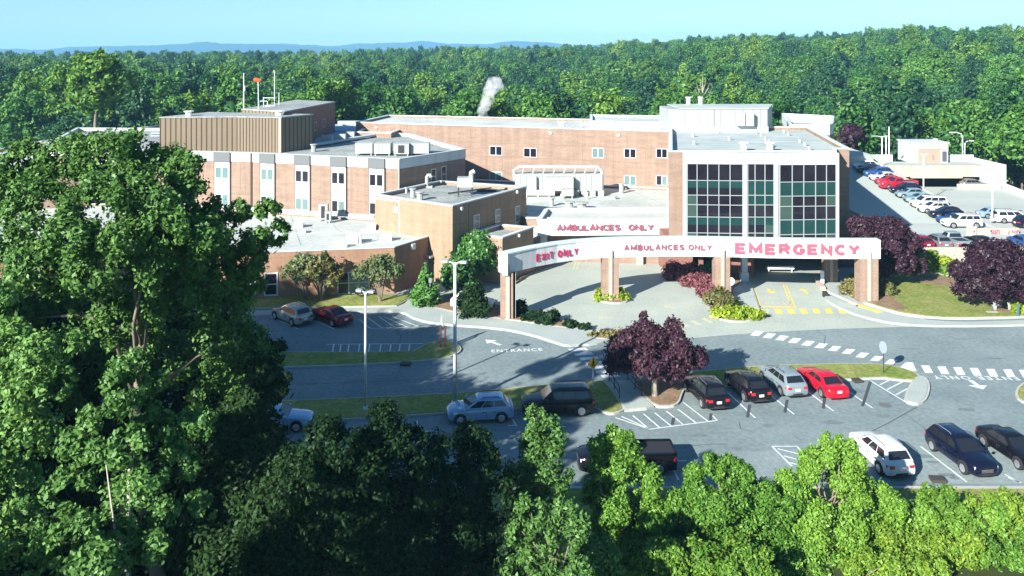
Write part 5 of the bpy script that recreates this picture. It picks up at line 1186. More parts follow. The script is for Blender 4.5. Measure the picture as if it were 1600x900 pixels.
row = [('bigsuv', 'white', 'large white car at the near end of the deck ramp row'), ('sedan', 'blue', 'blue saloon second from the near end of the deck ramp row'), ('cross', 'navy', 'dark navy car third from the near end of the deck ramp row'), ('cross', 'white', 'white car fourth from the near end, behind the navy one on the deck ramp'), ('minivan', 'white', 'long white van in the middle of the deck ramp row'),
       ('sedan', 'teal', 'pale teal saloon behind the long white van on the deck ramp'), ('hatch', 'teal', 'small greenish car between the teal saloon and the dark saloon on the deck ramp'), ('suv', 'navy', 'dark navy car just below the red pickup on the deck ramp'), ('pickup', 'red', 'red pickup truck in the deck ramp row'), ('hatch', 'red', 'red hatchback behind the red pickup on the deck ramp'), ('sedan', 'white', 'white saloon behind the red hatchback on the deck ramp'), ('suv', 'blue', 'deep blue car near the far end of the deck ramp row'), ('hatch', 'navy', 'small dark car next to the last white car on the deck ramp'), ('hatch', 'white', 'white car at the far end of the deck ramp row')]
for i, (k, c, lab) in enumerate(row):
    y = 112.6 + i * 2.42; car(k, c, (61.2 if i % 3 else 60.8, y, zramp(0, y) + .01), 180, lab, 'pickup truck' if k == 'pickup' else 'car', g2, pitch=0)
for k, c, x, y, a, lab in [('sedan', 'skyblue', 69.0, 119.0, 0, 'pale blue car across the ramp wall, behind the white van'), ('minivan', 'white', 69.5, 115.8, 0, 'white van with dark windows just right of the ramp wall'), ('suv', 'navy', 70.2, 112.3, 0, 'dark car in front of the white van beside the beige barrier wall')]:
    car(k, c, (x, y, 1.21), a, lab, 'car', 'cars right of the deck ramp wall')
for k, c, px, lab, a in [('hatch', 'maroon', 1436, 'small maroon car behind the parapet above the bushes', 90), ('pickup', 'silver', 1486, 'silver pickup truck behind the parapet with its tailgate showing', 90), ('sedan', 'black', 1528, 'black car behind the parapet left of the big right purple tree', 90), ('hatch', 'blue', 1594, 'blue car behind the parapet above the big right purple tree', 90), ('cross', 'grey', 1462, 'grey car squeezed between the maroon car and the silver pickup', 90)]:
    car(k, c, ((px - 800) / 1300 * 101.6, 101.3, 1.21), a, lab, 'pickup truck' if k == 'pickup' else 'car', 'cars behind the front parapet of the deck')
car('cross', 'grey', (80.4, 144.8, 1.21), 0, 'grey car in the shade under the upper deck slab', 'car')

# ------------------------------------------------------------------ street furniture
def lamp_post(name, px, py, ptop, label, heads, m, r=.13, z=0.0, arm=None):
    b = P(px, py, z); root = empty(name, b); tag(root, label, 'street lamp'); ht = H - (ptop - HY) / FPX * b.y - z
    mb = MB(); mb.tube([(0, 0, 0), (0, 0, .35)], r * 1.9, 10); mb.tube([(0, 0, .3), (0, 0, ht)], [r * 1.15, r * .75], 10); o = mb.build('pole', m, None, smooth=True); o.parent = root
    mb = MB(); mb.box(-r * 2.2, -r * 2.2, 0, r * 2.2, r * 2.2, .12); o = mb.build('base', kerbm, None); o.parent = root
    for dx, dy, L in heads:
        mb = MB(); mb.tube([(0, 0, ht - .25), (dx * .4, dy * .4, ht - .02), (dx, dy, ht + .05)], .05, 6); o = mb.build('arm', m, None); o.parent = root
        mb = MB(); d = Vector((dx, dy)).normalized(); c = Vector((dx, dy)) + d * L * .4; mb.obox(c, d, L / 2, .15, ht - .02, ht + .14); o = mb.build('lamp_head', greymetal, None); o.parent = root
        mb = MB(); mb.obox(c, d, L / 2 - .08, .11, ht - .04, ht - .02); o = mb.build('lens', headm, None); o.parent = root
    return root
lamp_post('street_lamp', 711, 634, 410, 'tall pale lamp post with two heads rising beside the light blue car', [(-.55, .1, .5), (.4, -.1, .5)], galv, .13)
lamp_post('street_lamp', 571, 643, 456, 'lamp post in front of the low brick building window', [(-.3, .1, .4), (.3, -.1, .4)], galv, .09)
# deck lamps
def dlamp(px, py, pt_, z, lab, heads): lamp_post('street_lamp', px, py, pt_, lab, heads, whitep, .10, z)
dlamp(1378, 259, 213, 4.7, 'white lamp post with a flat twin head at the far end of the deck ramp', [(-.9, 0, 1.0), (.7, 0, .7)])
dlamp(1384.5, 244, 213, 4.7, 'plain white lamp post close behind the twin headed one', [(.1, .3, .4)])
dlamp(1443, 306, 241, 2.2, 'white lamp post with spread heads in front of the stair tower', [(-.6, 0, .4), (.6, 0, .4)])
dlamp(1550.5, 345, 283, 1.6, 'white lamp post beside the pale blue car on the deck', [(-1.2, 0, .7), (1.3, 0, .9)])
mb = MB(); b = AT(1389, 244, 156); mb.tube([b, AT(1389, 198, 156)], [.13, .07], 8); tag(mb.build('flag_pole', whitep), 'tall thin white pole behind the deck lamps', 'pole')
for px, pt_, Y, dx, lab in [(1504, 209, 154.5, -2.0, 'tall curved arm lamp right of the stair tower'), (1507.5, 222, 157, 1.2, 'shorter curved arm lamp right of the stair tower')]:
    b = AT(px, 243, Y); t = AT(px, pt_, Y); r = empty('street_lamp', b); tag(r, lab, 'street lamp')
    mb = MB(); mb.tube([b - Vector((0, 0, 1.2)), t - Vector((0, 0, .5)), t + Vector((dx * .15, 0, 0)), t + Vector((dx * .6, 0, .25)), t + Vector((dx, 0, .25))], [.13, .11, .1, .09, .08], 8); mb.build('pole', galv, r, smooth=True)
    mb = MB(); e = t + Vector((dx, 0, .25)); mb.obox(e.xy, (dx, 0), .45, .15, e.z - .06, e.z + .06); mb.build('lamp_head', whitep, r)
r = empty('utility_pole', AT(1577, 262, 162)); tag(r, 'tall pale utility pole among the trees at the far right', 'utility pole')
mb = MB(); mb.tube([AT(1577, 262, 162), AT(1577, 192, 162)], [.22, .16], 8); mb.build('pole', whitep, r)
# signs
def sign(name, px, py, label, hh, shape, face, post=greymetal, ang=0, cat='sign', face2=None):
    b = P(px, py); r = empty(name, b); tag(r, label, cat); mb = MB(); mb.tube([b, b + Vector((0, 0, hh))], .035 if post is not whitep else .04, 6); mb.build('post', post, r)
    mb = MB(); u = Vector((math.cos(ang), math.sin(ang), 0)); n = Vector((-u.y, u.x, 0)); c = b + Vector((0, 0, hh - .05)) - n * .05
    vs = [c + u * x + Vector((0, 0, z)) for x, z in shape]; k = len(vs); v2 = [v + n * .025 for v in vs]
    mb.add(vs + v2, [tuple(range(k)), tuple(range(2 * k - 1, k - 1, -1))] + [(i, (i + 1) % k, k + (i + 1) % k, k + i) for i in range(k)]); mb.build('sign_plate', face, r)
    return r, c, u, n
yel = mat('sign_yellow', (.80, .50, .02), .5)
dia = [(0, -.48), (.48, 0), (0, .48), (-.48, 0)]
r, c, u, n = sign('crossing_sign', 926.5, 606, 'yellow diamond pedestrian crossing sign on a white post by the crosswalk', 1.9, dia, yel, whitep, R(28))
mb = MB()
def fl(x, z, r0_): 
    ctr = c + u * x + Vector((0, 0, z)) - n * .005; mb.add([ctr + u * math.cos(t) * r0_ + Vector((0, 0, math.sin(t) * r0_)) for t in [i * math.pi / 4 for i in range(8)]], [tuple(range(8))])
fl(0, .26, .07)
for a, b_, wd in [((0, .18), (0, -.05), .07), ((0, -.05), (.12, -.26), .04), ((0, -.05), (-.12, -.24), .04), ((0, .12), (.14, 0), .03), ((0, .12), (-.14, .02), .03)]:
    A = c + u * a[0] + Vector((0, 0, a[1])) - n * .005; B = c + u * b_[0] + Vector((0, 0, b_[1])) - n * .005; d = (B - A).normalized(); s_ = d.cross(n).normalized() * wd; mb.quad(A - s_, B - s_, B + s_, A + s_)
mb.build('walking_figure', darkm, r)
oct_ = [(math.cos(R(22.5 + 45 * i)) * .42, math.sin(R(22.5 + 45 * i)) * .42) for i in range(8)]
sign('road_sign', 1141.5, 470, 'white backed round sign on a post beside the emergency drive', 2.0, oct_, whitep, whitep, R(5))
sign('road_sign', 1380.5, 586, 'tall sign seen from its grey back at the tip of the parking island', 2.35, [(math.cos(R(a)) * .36, math.sin(R(a)) * .48 - .15) for a in range(0, 360, 30)], mat('sign_back', (.20, .24, .28), .5), darkm, R(-62))
sign('parking_sign', 672, 481, 'thin sign post in front of the green conical bush', 2.7, [(-.15, -.2), (.15, -.2), (.15, .25), (-.15, .25)], greymetal, greymetal, R(20))
for px, py, lab in [(1591, 497, 'slim dark blue marker post at the right end of the lawn')]:
    b = P(px, py); mb = MB(); mb.obox(b.xy, (1, .1), .09, .04, .2, 1.3); tag(mb.build('marker_post', mat('sign_blue', (.06, .14, .20), .5)), lab, 'marker')
# twin dark posts with pointed top on the long grass island
b = P(692, 545); r = empty('gate_post', b); tag(r, 'pair of dark posts with a pointed cap on the long grass island', 'post')
mb = MB(); mb.box(b.x - .28, b.y - .08, 0, b.x - .12, b.y + .08, 2.1); mb.box(b.x + .12, b.y - .08, 0, b.x + .28, b.y + .08, 1.9); mb.build('post', mat('dark_brown_wood', (.07, .035, .03), .8), r)
mb = MB(); mb.add([(b.x - .3, b.y - .1, 2.1), (b.x + .05, b.y - .1, 1.9), (b.x - .1, b.y, 3.0), (b.x + .05, b.y + .1, 1.9), (b.x - .3, b.y + .1, 2.1)], [(0, 1, 2), (1, 3, 2), (3, 4, 2), (4, 0, 2), (0, 4, 3, 1)]); mb.build('cap', greymetal, r)
# barrier gate
b = P(1293, 464); r = empty('barrier_gate', b); tag(r, 'parking barrier with a dark box and long white arm by the emergency drive', 'barrier')
mb = MB(); mb.box(b.x - .45, b.y - .25, 0, b.x + .1, b.y + .25, .55); mb.build('box', plast, r)
mb = MB(); e = P(1337, 483); mb.tube([(b.x, b.y, .5), (e.x, e.y, .45)], .09, 6); mb.build('arm', whitep, r)
b = P(1286, 455); mb = MB(); e = P(1276, 440); mb.obox(((b + e) / 2).xy, (e - b).xy, (e - b).length / 2, .25, .1, .45); tag(mb.build('kerb_block', cream), 'pale kerb block leading to the barrier', 'kerb block')
mb = MB(); b = P(1294, 443); mb.box(b.x - 1.1, b.y - 1, 0, b.x - .8, b.y - .7, 1.6); tag(mb.build('bollard', whitep), 'white bollard beside the brick column right of the emergency drive', 'bollard')
for x0, x1, y, z, lab in [(1198, 1241, 420, .9, 'white horizontal rail in the dark under the emergency block')]:
    Y = 94; a = AT(x0, y - 2, Y); b = AT(x1, y, Y); mb = MB(); mb.box(a.x, Y, a.z - .2, b.x, Y + .2, a.z + .15); mb.box(a.x + .2, Y + .05, 0.02, a.x + .3, Y + .15, a.z - .2); mb.box(b.x - .3, Y + .05, 0.02, b.x - .2, Y + .15, a.z - .2); tag(mb.build('white_rail', whitep), lab, 'rail')
# hydrant
b = P(1555, 487); r = empty('fire_hydrant', b); tag(r, 'silver fire hydrant on the lawn under the right purple tree', 'hydrant')
mb = MB(); mb.tube([b, b + Vector((0, 0, .2))], .28, 10); mb.tube([b + Vector((0, 0, .2)), b + Vector((0, 0, .75)), b + Vector((0, 0, .95)), b + Vector((0, 0, 1.05))], [.17, .17, .2, .05], 10); mb.build('barrel', galv, r, smooth=True)
mb = MB(); mb.tube([b + Vector((-.32, 0, .62)), b + Vector((.32, 0, .62))], .09, 8); mb.build('outlet', galv, r)
b = P(1578, 488); mb = MB(); mb.tube([b, b + Vector((-.15, 0, 1.0))], .1, 6); mb.obox(b.xy, (1, .4), .12, .05, .2, 1.0); tag(mb.build('utility_box', cream), 'small leaning pale marker on the lawn under the right purple tree', 'marker')
b = P(1550, 491); mb = MB(); mb.box(b.x - .5, b.y - .2, .18, b.x + .5, b.y + .2, .26); tag(mb.build('valve_cover', kerbm), 'flat pale valve cover beside the hydrant', 'cover')
# stairs handrails by the purple tree
r = empty('handrail', P(947, 620)); tag(r, 'black handrails beside the path steps by the purple tree', 'handrail')
for pts in ([(952, 600), (960, 612), (968, 626)], [(981, 598), (992, 612), (1003, 622)]):
    mb = MB(); q = [P(a, b) for a, b in pts]
    for p in q: mb.tube([p, p + Vector((0, 0, 1.0))], .035, 5)
    for h in (.5, 1.0): mb.tube([p + Vector((0, 0, h)) for p in q], .035, 5)
    mb.build('rail', darkm, r)
mb = MB()
for i in range(5):
    p = P(964 + i * 4.2, 603 + i * 4.5); q = P(986 + i * 4, 602 + i * 4.2); mb.obox(((p + q) / 2).xy, (q - p).xy, (q - p).length / 2, .16, .13, .19 + .0 * i)
tag(mb.build('steps', walkm), 'shallow concrete steps on the path by the purple tree', 'steps')
# portico cars / small dark things behind the loop
b = P(1062, 418); mb = MB(); mb.box(b.x - .3, b.y, 0, b.x + .3, b.y + .3, 1.1); tag(mb.build('litter_bin', plast), 'dark bin by the portico column', 'bin')
# ------------------------------------------------------------------ planting near the hospital
def bush(name, px, py, rx, ry, rz, m, label, leaf=.28, seed=1, dens=1.3, n=6, cat='bush', group=None, z=0, lift=0):
    b = P(px, py, z); L = []
    rg = random.Random(seed)
    for i in range(n):
        a = i * 2.4; k = .0 if n == 1 else .5 * math.sqrt((i + .5) / n) * 1.25
        L.append(((math.cos(a) * rx * k, math.sin(a) * ry * k, rz * (.35 + .25 * rg.random())+lift), (rx * .62, ry * .62, rz * .5)))
    o = mesh_obj(name, crown_mesh(name, L, dens, leaf, m, seed, sub=9, subr=.5, core=.75), None, b); return tag(o, label, cat, group)
def cone_lobes(r, h, n, k=.9, top=.15):
    L = []
    for i in range(n):
        t = i / (n - 1); rr = r * (1 - t * (1 - top)) ; 
        for j in range(3 if t < .7 else 1):
            a = j * 2.1 + i; q = rr * .45 if t < .7 else 0
            L.append(((math.cos(a) * q, math.sin(a) * q, .3 * r + t * (h - .6 * r)), (rr * .62, rr * .62, max(.35, h / n * .8))))
    return L
tree('purple_tree', P(1024, 622), rand_lobes(3.5, 3.0, 1.3, 5.2, 24, 1.0, 3) + [((-.7, 0, 5.0), (.65, .65, .8)), ((-.9, .2, 5.6), (.35, .35, .5)), ((1.4, 0, 4.9), (.7, .7, .75)), ((-2.7, -.3, 2.3), (.7, .7, .6)), ((2.6, 0, 3.0), (.8, .8, .8))], .15, L_plum, 'large purple leaved tree with a pale forked trunk in the parking island', density=1.5, r0=.22, seed=3, bark=palebark, sub=14)
tree('purple_tree', P(1562, 484), rand_lobes(4.5, 3.8, .7, 6.4, 30, 1.25, 5) + [((-3.9, -.5, 3.9), (.9, .9, .7)), ((-3.4, 0, 1.8), (1, 1, .8))], .18, L_plum, 'big spreading purple tree on the right lawn beside the hydrant', density=1.4, r0=.25, seed=5, sub=14)
tree('purple_tree', P(1380, 446), rand_lobes(4.3, 3.6, .4, 7.2, 30, 1.3, 8) + [((-2.5, 0, 6.2), (1.2, 1.2, 1.0)), ((3.2, -.5, 2.2), (1.2, 1.1, 1.0))], .19, L_plum, 'purple tree behind the right end of the arch beside the emergency block', density=1.3, r0=.25, seed=8, sub=14)
tree('purple_tree', AT(1332, 238, 165), rand_lobes(3.4, 3, 1, 5.5, 10, 1.3, 9), .5, L_plum, 'small far purple tree above the long pale roof edge', density=1.2, r0=.2, seed=9)
# holly, conical and round shrubs by the middle block
r = tree('round_tree', P(743, 442), rand_lobes(2.25, 2.0, .3, 4.9, 16, 1.15, 11, 1.0) + [((0, 0, 3.4), (1.5, 1.4, 1.3))], .24, L_holly, 'big rounded glossy green tree between the middle block and the arch', density=1.7, r0=.2, seed=11, core=.85)
tree('round_tree', P(715, 462), rand_lobes(1.9, 1.6, .2, 4.2, 10, 1.0, 12, 1.0), .24, L_holly, 'darker green bushy tree behind the tall lamp post', density=1.6, r0=.15, seed=12, core=.85)
tree('conical_tree', P(664, 478), cone_lobes(1.7, 4.3, 7), .24, L_holly, 'pointed green tree in front of the end of the low building', density=1.5, r0=.12, seed=13, core=.8)
bush('round_bush', 738, 496, 1.25, 1.1, 3.0, L_dark_shaded, 'egg shaped very dark bush in front of the white car', .22, 14, 1.6, 7)
for i, (x, y, rx, rz, lab) in enumerate([(806, 494, 1.1, 1.3, 'low dark shrub nearest the left arch pillar'), (832, 502, .9, .8, 'low dark shrub second from the left arch pillar'), (856, 506, 1.2, 1.0, 'wide dark shrub in the middle of the mulch bed'), (893, 513, .7, .6, 'small dark shrub near the end of the mulch bed'), (915, 516, .6, .5, 'last small dark shrub at the end of the mulch bed')]):
    bush('shrub', x, y, rx, rx * .8, rz, L_dark_shaded, lab, .2, 20 + i, 1.3, 5, group='shrubs along the mulch bed')
bush('groundcover', 955, 468, 1.9, 1.1, .75, L_lime, 'bright yellow green groundcover at the foot of the middle arch pillar', .2, 30, 1.4, 9)
bush('groundcover', 1155, 497, 2.1, .95, .75, L_lime, 'bright yellow green groundcover at the tip of the drive island', .2, 31, 1.4, 10)
bush('bush', 1122, 481, 1.3, 1.0, 1.75, L_olive, 'olive brown bush at the foot of the third arch pillar', .2, 32, 1.5, 7)
bush('groundcover', 1145, 478, .9, .7, .5, L_lime, 'small green clump beside the round sign post', .2, 33, 1.2, 5)
# barberry hedge
hp = [(1050, 432), (1058, 437), (1067, 440), (1076, 445), (1085, 449), (1094, 454), (1102, 459), (1108, 465), (1095, 444), (1080, 436), (1066, 430)]
b0 = P(1078, 443); L = [((P(a, b).x - b0.x, P(a, b).y - b0.y, .75), (1.05, 1.05, .85)) for a, b in hp]
tag(mesh_obj('hedge', crown_mesh('hedge', L, 1.6, .2, L_red, 40, sub=10, subr=.5, core=.8), None, b0), 'reddish barberry hedge curving along the ambulance loop', 'hedge')
bush('bush', 1106, 440, 1.0, .8, 2.0, L_holly, 'green bush behind the red hedge under the arch', .22, 41, 1.5, 5)
bush('bush', 1336, 462, 1.3, 1.1, 1.5, L_olive, 'olive bush left of the right end pillar', .2, 42, 1.4, 7)
bush('bush', 1381, 462, 1.1, 1.0, 1.3, L_olive, 'olive bush right of the right end pillar', .2, 43, 1.4, 7)
for i, (x, y, rx, rz, lab) in enumerate([(1452, 424, 1.6, 2.3, 'taller yellow green bush against the cream deck wall'), (1470, 426, 1.6, 1.8, 'middle yellow green bush against the cream deck wall'), (1490, 430, 1.5, 1.2, 'lower yellow green bush against the cream deck wall'), (1440, 420, 1.0, 1.8, 'leftmost yellow green bush beside the grey retaining wall')]):
    bush('bush', x, y, rx, 1.0, rz, L_lime if i % 2 else L_yel, lab, .26, 44 + i, 1.3, 7, group='bushes below the deck wall')
bush('groundcover', 1600, 490, 1.6, .9, .6, L_lime, 'green groundcover at the right end of the lawn', .22, 49, 1.2, 6)
bush('groundcover', 950, 527, 1.6, .7, .4, L_olive, 'low olive planting in the small bed by the crosswalk', .2, 50, 1.2, 6)
# clipped hedge on the grass island
b0 = P(395, 551); L = [((x, 0, .45), (.9, .6, .5)) for x in (-3, -2, -1, 0, 1, 2)]
tag(mesh_obj('hedge', crown_mesh('hedge', L, 1.6, .2, L_dark_shaded, 51, sub=9, subr=.5, core=.9), None, b0), 'low clipped dark hedge at the left end of the grass island', 'hedge')
# airy small trees before the low building
def airy(px, py, w_, h_, seed, label, m=L_vitex):
    b = P(px, py, .15); rg = random.Random(seed); L = []
    for i in range(20):
        a = i * 2.4; k = math.sqrt((i + .5) / 20); L.append(((math.cos(a) * w_ * k * .85, math.sin(a) * w_ * .7 * k, h_ * (.55 + .36 * (1 - k * k) + rg.uniform(-.06, .06))), (.62, .62, .4)))
    r = empty('small_tree', b); tag(r, label, 'tree', 'small trees in front of the low building')
    mesh_obj('crown', crown_mesh('crown', L, .42, .2, m, seed, sub=8, subr=.6, core=0, elong=2.2), r)
    mb = MB()
    for i in range(6):
        a = i * 1.05 + .3; mb.tube([(math.cos(a) * .08, math.sin(a) * .08, 0), (math.cos(a) * .35, math.sin(a) * .3, h_ * .3), (math.cos(a) * w_ * .42, math.sin(a) * w_ * .35, h_ * .62)], [.07, .05, .025], 5)
    for i, (c, rr) in enumerate(L):
        a = (i % 6) * 1.05 + .3; mb.tube([(math.cos(a) * .35, math.sin(a) * .3, h_ * .3), c], [.035, .012], 4)
    t = mb.build('trunk', barkm, None); t.parent = r
airy(476, 469, 2.3, 4.6, 61, 'airy sage green tree nearest the white framed door'); airy(502, 470, 2.3, 4.5, 62, 'airy brownish tree with visible branches left of the wide window', L_olive)
airy(594, 471, 2.6, 4.7, 63, 'airy green tree in front of the right end of the low building')
bush('bush', 815, 345, .6, .5, 1.6, L_yel, 'yellow green shrub growing at the dark wall beside the link roof', .25, 64, 1.2, 4, z=4.0)
tree('yellow_tree', AT(150, 215, 150), rand_lobes(6.5, 5, 3, 15.5, 16, 2.4, 66), .55, L_yel, 'yellowish green tree rising behind the far left roofs', density=1.1, r0=.3, seed=66)

# ------------------------------------------------------------------ large foreground trees
def ptree(name, px, Y, blobs, leaf, m, label, dens, r0, seed, group=None, bark=None, zbase=0.0, sub=12, core=.55, subr=.42, vz=.85, rk=1.0, **kw):
    """blobs: (photo column, photo row, radius in photo pixels, depth offset); converted to metres at the tree's own distance"""
    b = AT(px, 0, Y); b.z = zbase; L = []
    for q in blobs:
        x, y, r = q[:3]; dy = q[3] if len(q) > 3 else 0; c = AT(x, y, Y + dy); rr = rk * r / FPX * (Y + dy)
        if vz > 1:      # feathery upright growth: several narrow spires per blob
            q_ = random.Random(int(x * 7 + y))
            for _k in range(4): L.append(((c.x - b.x + q_.uniform(-.6, .6) * rr, c.y - b.y + q_.uniform(-.6, .6) * rr, c.z - b.z + q_.uniform(-.55, .25) * rr), (rr * .42, rr * .42, rr * .85)))
        else: L.append(((c.x - b.x, c.y - b.y, c.z - b.z), (rr, rr, rr * vz)))
    return tree(name, b, L, leaf, m, label, density=dens, r0=r0, seed=seed, group=group, bark=bark, sub=sub, core=core, subr=subr, **kw)
oakF = [(60, 640, 80, 6), (180, 650, 90, 7), (290, 640, 80, 7), (370, 560, 55, 7), (60, 760, 90, 5), (190, 790, 100, 6), (300, 790, 90, 6), (380, 700, 70, 5), (100, 880, 90, 5), (250, 900, 100, 5), (380, 860, 90, 4), (-20, 860, 90, 4), (420, 600, 30, 5), (120, 560, 80, 7), (240, 540, 70, 7), (30, 540, 70, 6)]
ptree('oak_tree', 250, 36, oakF, .26, L_dark_shaded, 'dense dark tree mass filling the shade below the huge left tree', 1.1, .35, 70, sub=16, keep=.1)
oakA = [(170, 250, 55, 0), (215, 235, 40, 1), (110, 245, 45, 0), (45, 265, 50, 0), (255, 275, 50, 1), (290, 265, 38, 0), (60, 330, 60, -2), (150, 330, 65, -3), (235, 330, 55, -2), (300, 320, 45, 0), (340, 345, 35, 1), (375, 330, 22, 1), (0, 300, 55, 0),
        (420, 330, 24, 0), (432, 365, 24, 1), (405, 375, 26, 0), (380, 410, 36, 1), (395, 440, 30, 2), (300, 395, 55, 0), (230, 400, 60, -2), (150, 420, 60, -3), (60, 420, 60, -3), (0, 400, 60, -2), (340, 440, 50, 1), (280, 470, 60, 0), (360, 480, 45, 2), (200, 500, 60, 1), (100, 500, 60, 1), (10, 500, 60, 0), (330, 540, 50, 2), (385, 520, 30, 3), (250, 570, 60, 3), (150, 590, 60, 3), (395, 560, 35, 4), (350, 610, 55, 4), (40, 590, 60, 1), (205, 290, 40, -2), (110, 370, 45, -4), (320, 370, 40, -2), (190, 370, 40, -4), (260, 360, 40, -3)]
ptree('oak_tree', 190, 36, oakA, .13, L_oak, 'huge spreading green tree filling the left side, tallest in front of the hospital', 1.5, .3, 71, sub=22, subr=.33, core=.0, keep=.1, rk=.94)
oakA2 = [(420, 590, 34, 0), (405, 630, 34, 0), (370, 665, 44, 0), (340, 690, 60, 0), (415, 700, 34, -1), (460, 735, 42, -2), (400, 740, 60, -1), (300, 740, 60, 0), (350, 800, 70, -1), (450, 800, 70, -3), (280, 820, 60, 0), (380, 880, 80, -2), (500, 780, 40, -2)]
ptree('oak_tree', 380, 38, oakA2, .15, L_dark_shaded, 'very dark shaded tree between the huge left tree and the near bushes', 1.1, .3, 72, sub=16, keep=.1)
oakB = [(205, 570, 32, 0), (190, 610, 38, -1), (165, 650, 35, -1), (220, 640, 30, 0), (240, 600, 22, 0), (130, 690, 35, 0), (165, 720, 38, -1), (110, 690, 22, 0), (200, 690, 34, -1), (280, 660, 26, .5), (310, 665, 24, .5), (325, 655, 16, 0), (255, 670, 22, 0), (275, 710, 30, 0), (300, 730, 20, 0), (230, 750, 38, -1), (190, 780, 36, 0), (110, 760, 34, 0), (255, 800, 24, 0), (320, 790, 22, 1), (310, 780, 20, 1), (80, 830, 40, -1), (110, 860, 50, -2), (60, 880, 36, -1), (230, 860, 36, -1), (150, 890, 50, -2), (180, 840, 34, -1), (45, 790, 22, 0)]
ptree('oak_tree', 185, 25, oakB, .105, L_oakb, 'sunlit green tree low in the left foreground with pale branches showing', 1.7, .15, 73, bark=palebark, sub=12, subr=.38, core=0, keep=.12, rk=.95)
oakC = [(20, 540, 45, 0), (60, 560, 40, -1), (90, 600, 30, 0), (20, 610, 50, 0), (30, 680, 50, 0), (20, 760, 50, 1), (-40, 600, 60, 0), (-60, 700, 70, 0), (110, 540, 28, 1), (-30, 480, 60, 0), (10, 850, 60, 2)]
ptree('oak_tree', -110, 29, oakC, .12, L_oakb, 'green tree cut off by the left edge below the huge tree', 1.1, .16, 74, sub=15, core=0, keep=.12, rk=.95)
# shade trees standing off to the left of the view (their shadows fall across the left parking area)
for i, (x, y, rx, hh) in enumerate([(-33, 25, 7, 22.5), (-38, 33, 7.5, 24), (-45, 40, 7.5, 24.5), (-52, 47, 7.5, 24.5), (-60, 54, 7.5, 23.5), (-33, 44, 6, 19), (-25, 11.5, 5.5, 18.5)]):
    tree('shade_tree', (x, y, 0), rand_lobes(rx, rx, 3, hh, 34, 2.6, 80 + i), .42, L_oak, ['broad leafy tree behind the huge left tree', 'tall leafy tree west of the huge left tree', 'tall leafy tree past the near left parking row', 'leafy tree past the left end of the road', 'leafy tree past the left end of the low building lawn', 'lower leafy tree by the left end of the long grass island', 'leafy tree to the left behind the camera'][i], density=1.0, r0=.4, seed=80 + i, group='shade trees beyond the left edge of the view', sub=12)
# shaded thicket in the bottom centre, its shade partly put into the leaf colour
thk = [(500, 700, 33, [(500, 690, 40), (540, 720, 50), (480, 760, 60), (560, 780, 60), (520, 840, 70), (600, 860, 70), (460, 860, 70)], L_dark_shaded, 'dark bushy tree in the shade at the bottom, right of the black gap'),
       (610, 0, 35, [(600, 665, 34), (585, 700, 42), (640, 690, 35), (615, 730, 55), (570, 760, 50), (660, 760, 50), (620, 810, 60), (680, 830, 60), (640, 880, 70)], L_dark_shaded, 'dark green tree whose top touches the foot of the shorter lamp post'),
       (720, 0, 36, [(735, 690, 32), (700, 720, 42), (750, 725, 36), (720, 770, 50), (770, 780, 42), (700, 830, 60), (760, 850, 60), (740, 900, 60)], L_dark_shaded, 'dark green tree below the light blue car'),
       (845, 0, 38, [(838, 655, 20), (850, 680, 28), (830, 700, 30), (865, 700, 20), (840, 735, 34), (875, 740, 22), (815, 745, 28), (850, 775, 36), (830, 800, 40)], L_oak, 'slender half lit tree in front of the large black car'),
       (860, 0, 33, [(830, 800, 24), (815, 830, 26), (850, 830, 30), (880, 800, 22), (895, 830, 26), (850, 870, 36), (820, 890, 36), (900, 890, 26), (910, 810, 14)], L_oak, 'half lit leafy sapling at the bottom centre')]
for i, (px, _, Y, bl, m, lab) in enumerate(thk):
    ptree('thicket_tree', px, Y, bl, .11, m, lab, 1.2, .12, 90 + i, sub=14, subr=.38, core=0)
POP = .95
ptree('poplar_tree', 970, 41, [(962, 688, 22), (945, 705, 28), (975, 680, 16), (985, 705, 20), (1000, 720, 16), (930, 725, 20), (965, 735, 36), (1000, 750, 30), (935, 770, 26), (970, 785, 42), (1010, 800, 36), (1000, 840, 44), (960, 850, 40), (1020, 880, 48)], .105, L_bright, 'bright green tree hiding the middle of the black pickup', 1.5, .14, 101, vz=1.25, rk=POP, sub=12, subr=.5, core=0, keep=.3)
ptree('poplar_tree', 1130, 41.5, [(1115, 725, 20), (1140, 735, 26), (1165, 745, 24), (1085, 755, 28), (1185, 770, 24), (1110, 780, 44), (1155, 790, 44), (1060, 790, 34), (1040, 830, 40), (1100, 840, 50), (1160, 850, 50), (1200, 820, 34), (1070, 890, 50), (1150, 900, 55)], .105, L_bright, 'broad bright green tree at the bottom between the pickup and the hatched bay', 1.5, .16, 102, vz=1.25, rk=POP, sub=12, subr=.5, core=0, keep=.3)
ptree('poplar_tree', 1290, 42, [(1300, 692, 16), (1285, 705, 24), (1322, 700, 20), (1335, 725, 22), (1270, 730, 28), (1305, 745, 40), (1345, 765, 28), (1240, 770, 34), (1285, 800, 50), (1335, 820, 40), (1235, 830, 46), (1290, 870, 55), (1350, 870, 40), (1230, 890, 50)], .105, L_bright, 'tallest bright green tree in the right foreground, beside the white car', 1.5, .16, 103, vz=1.25, rk=POP, sub=12, subr=.5, core=0, keep=.3)
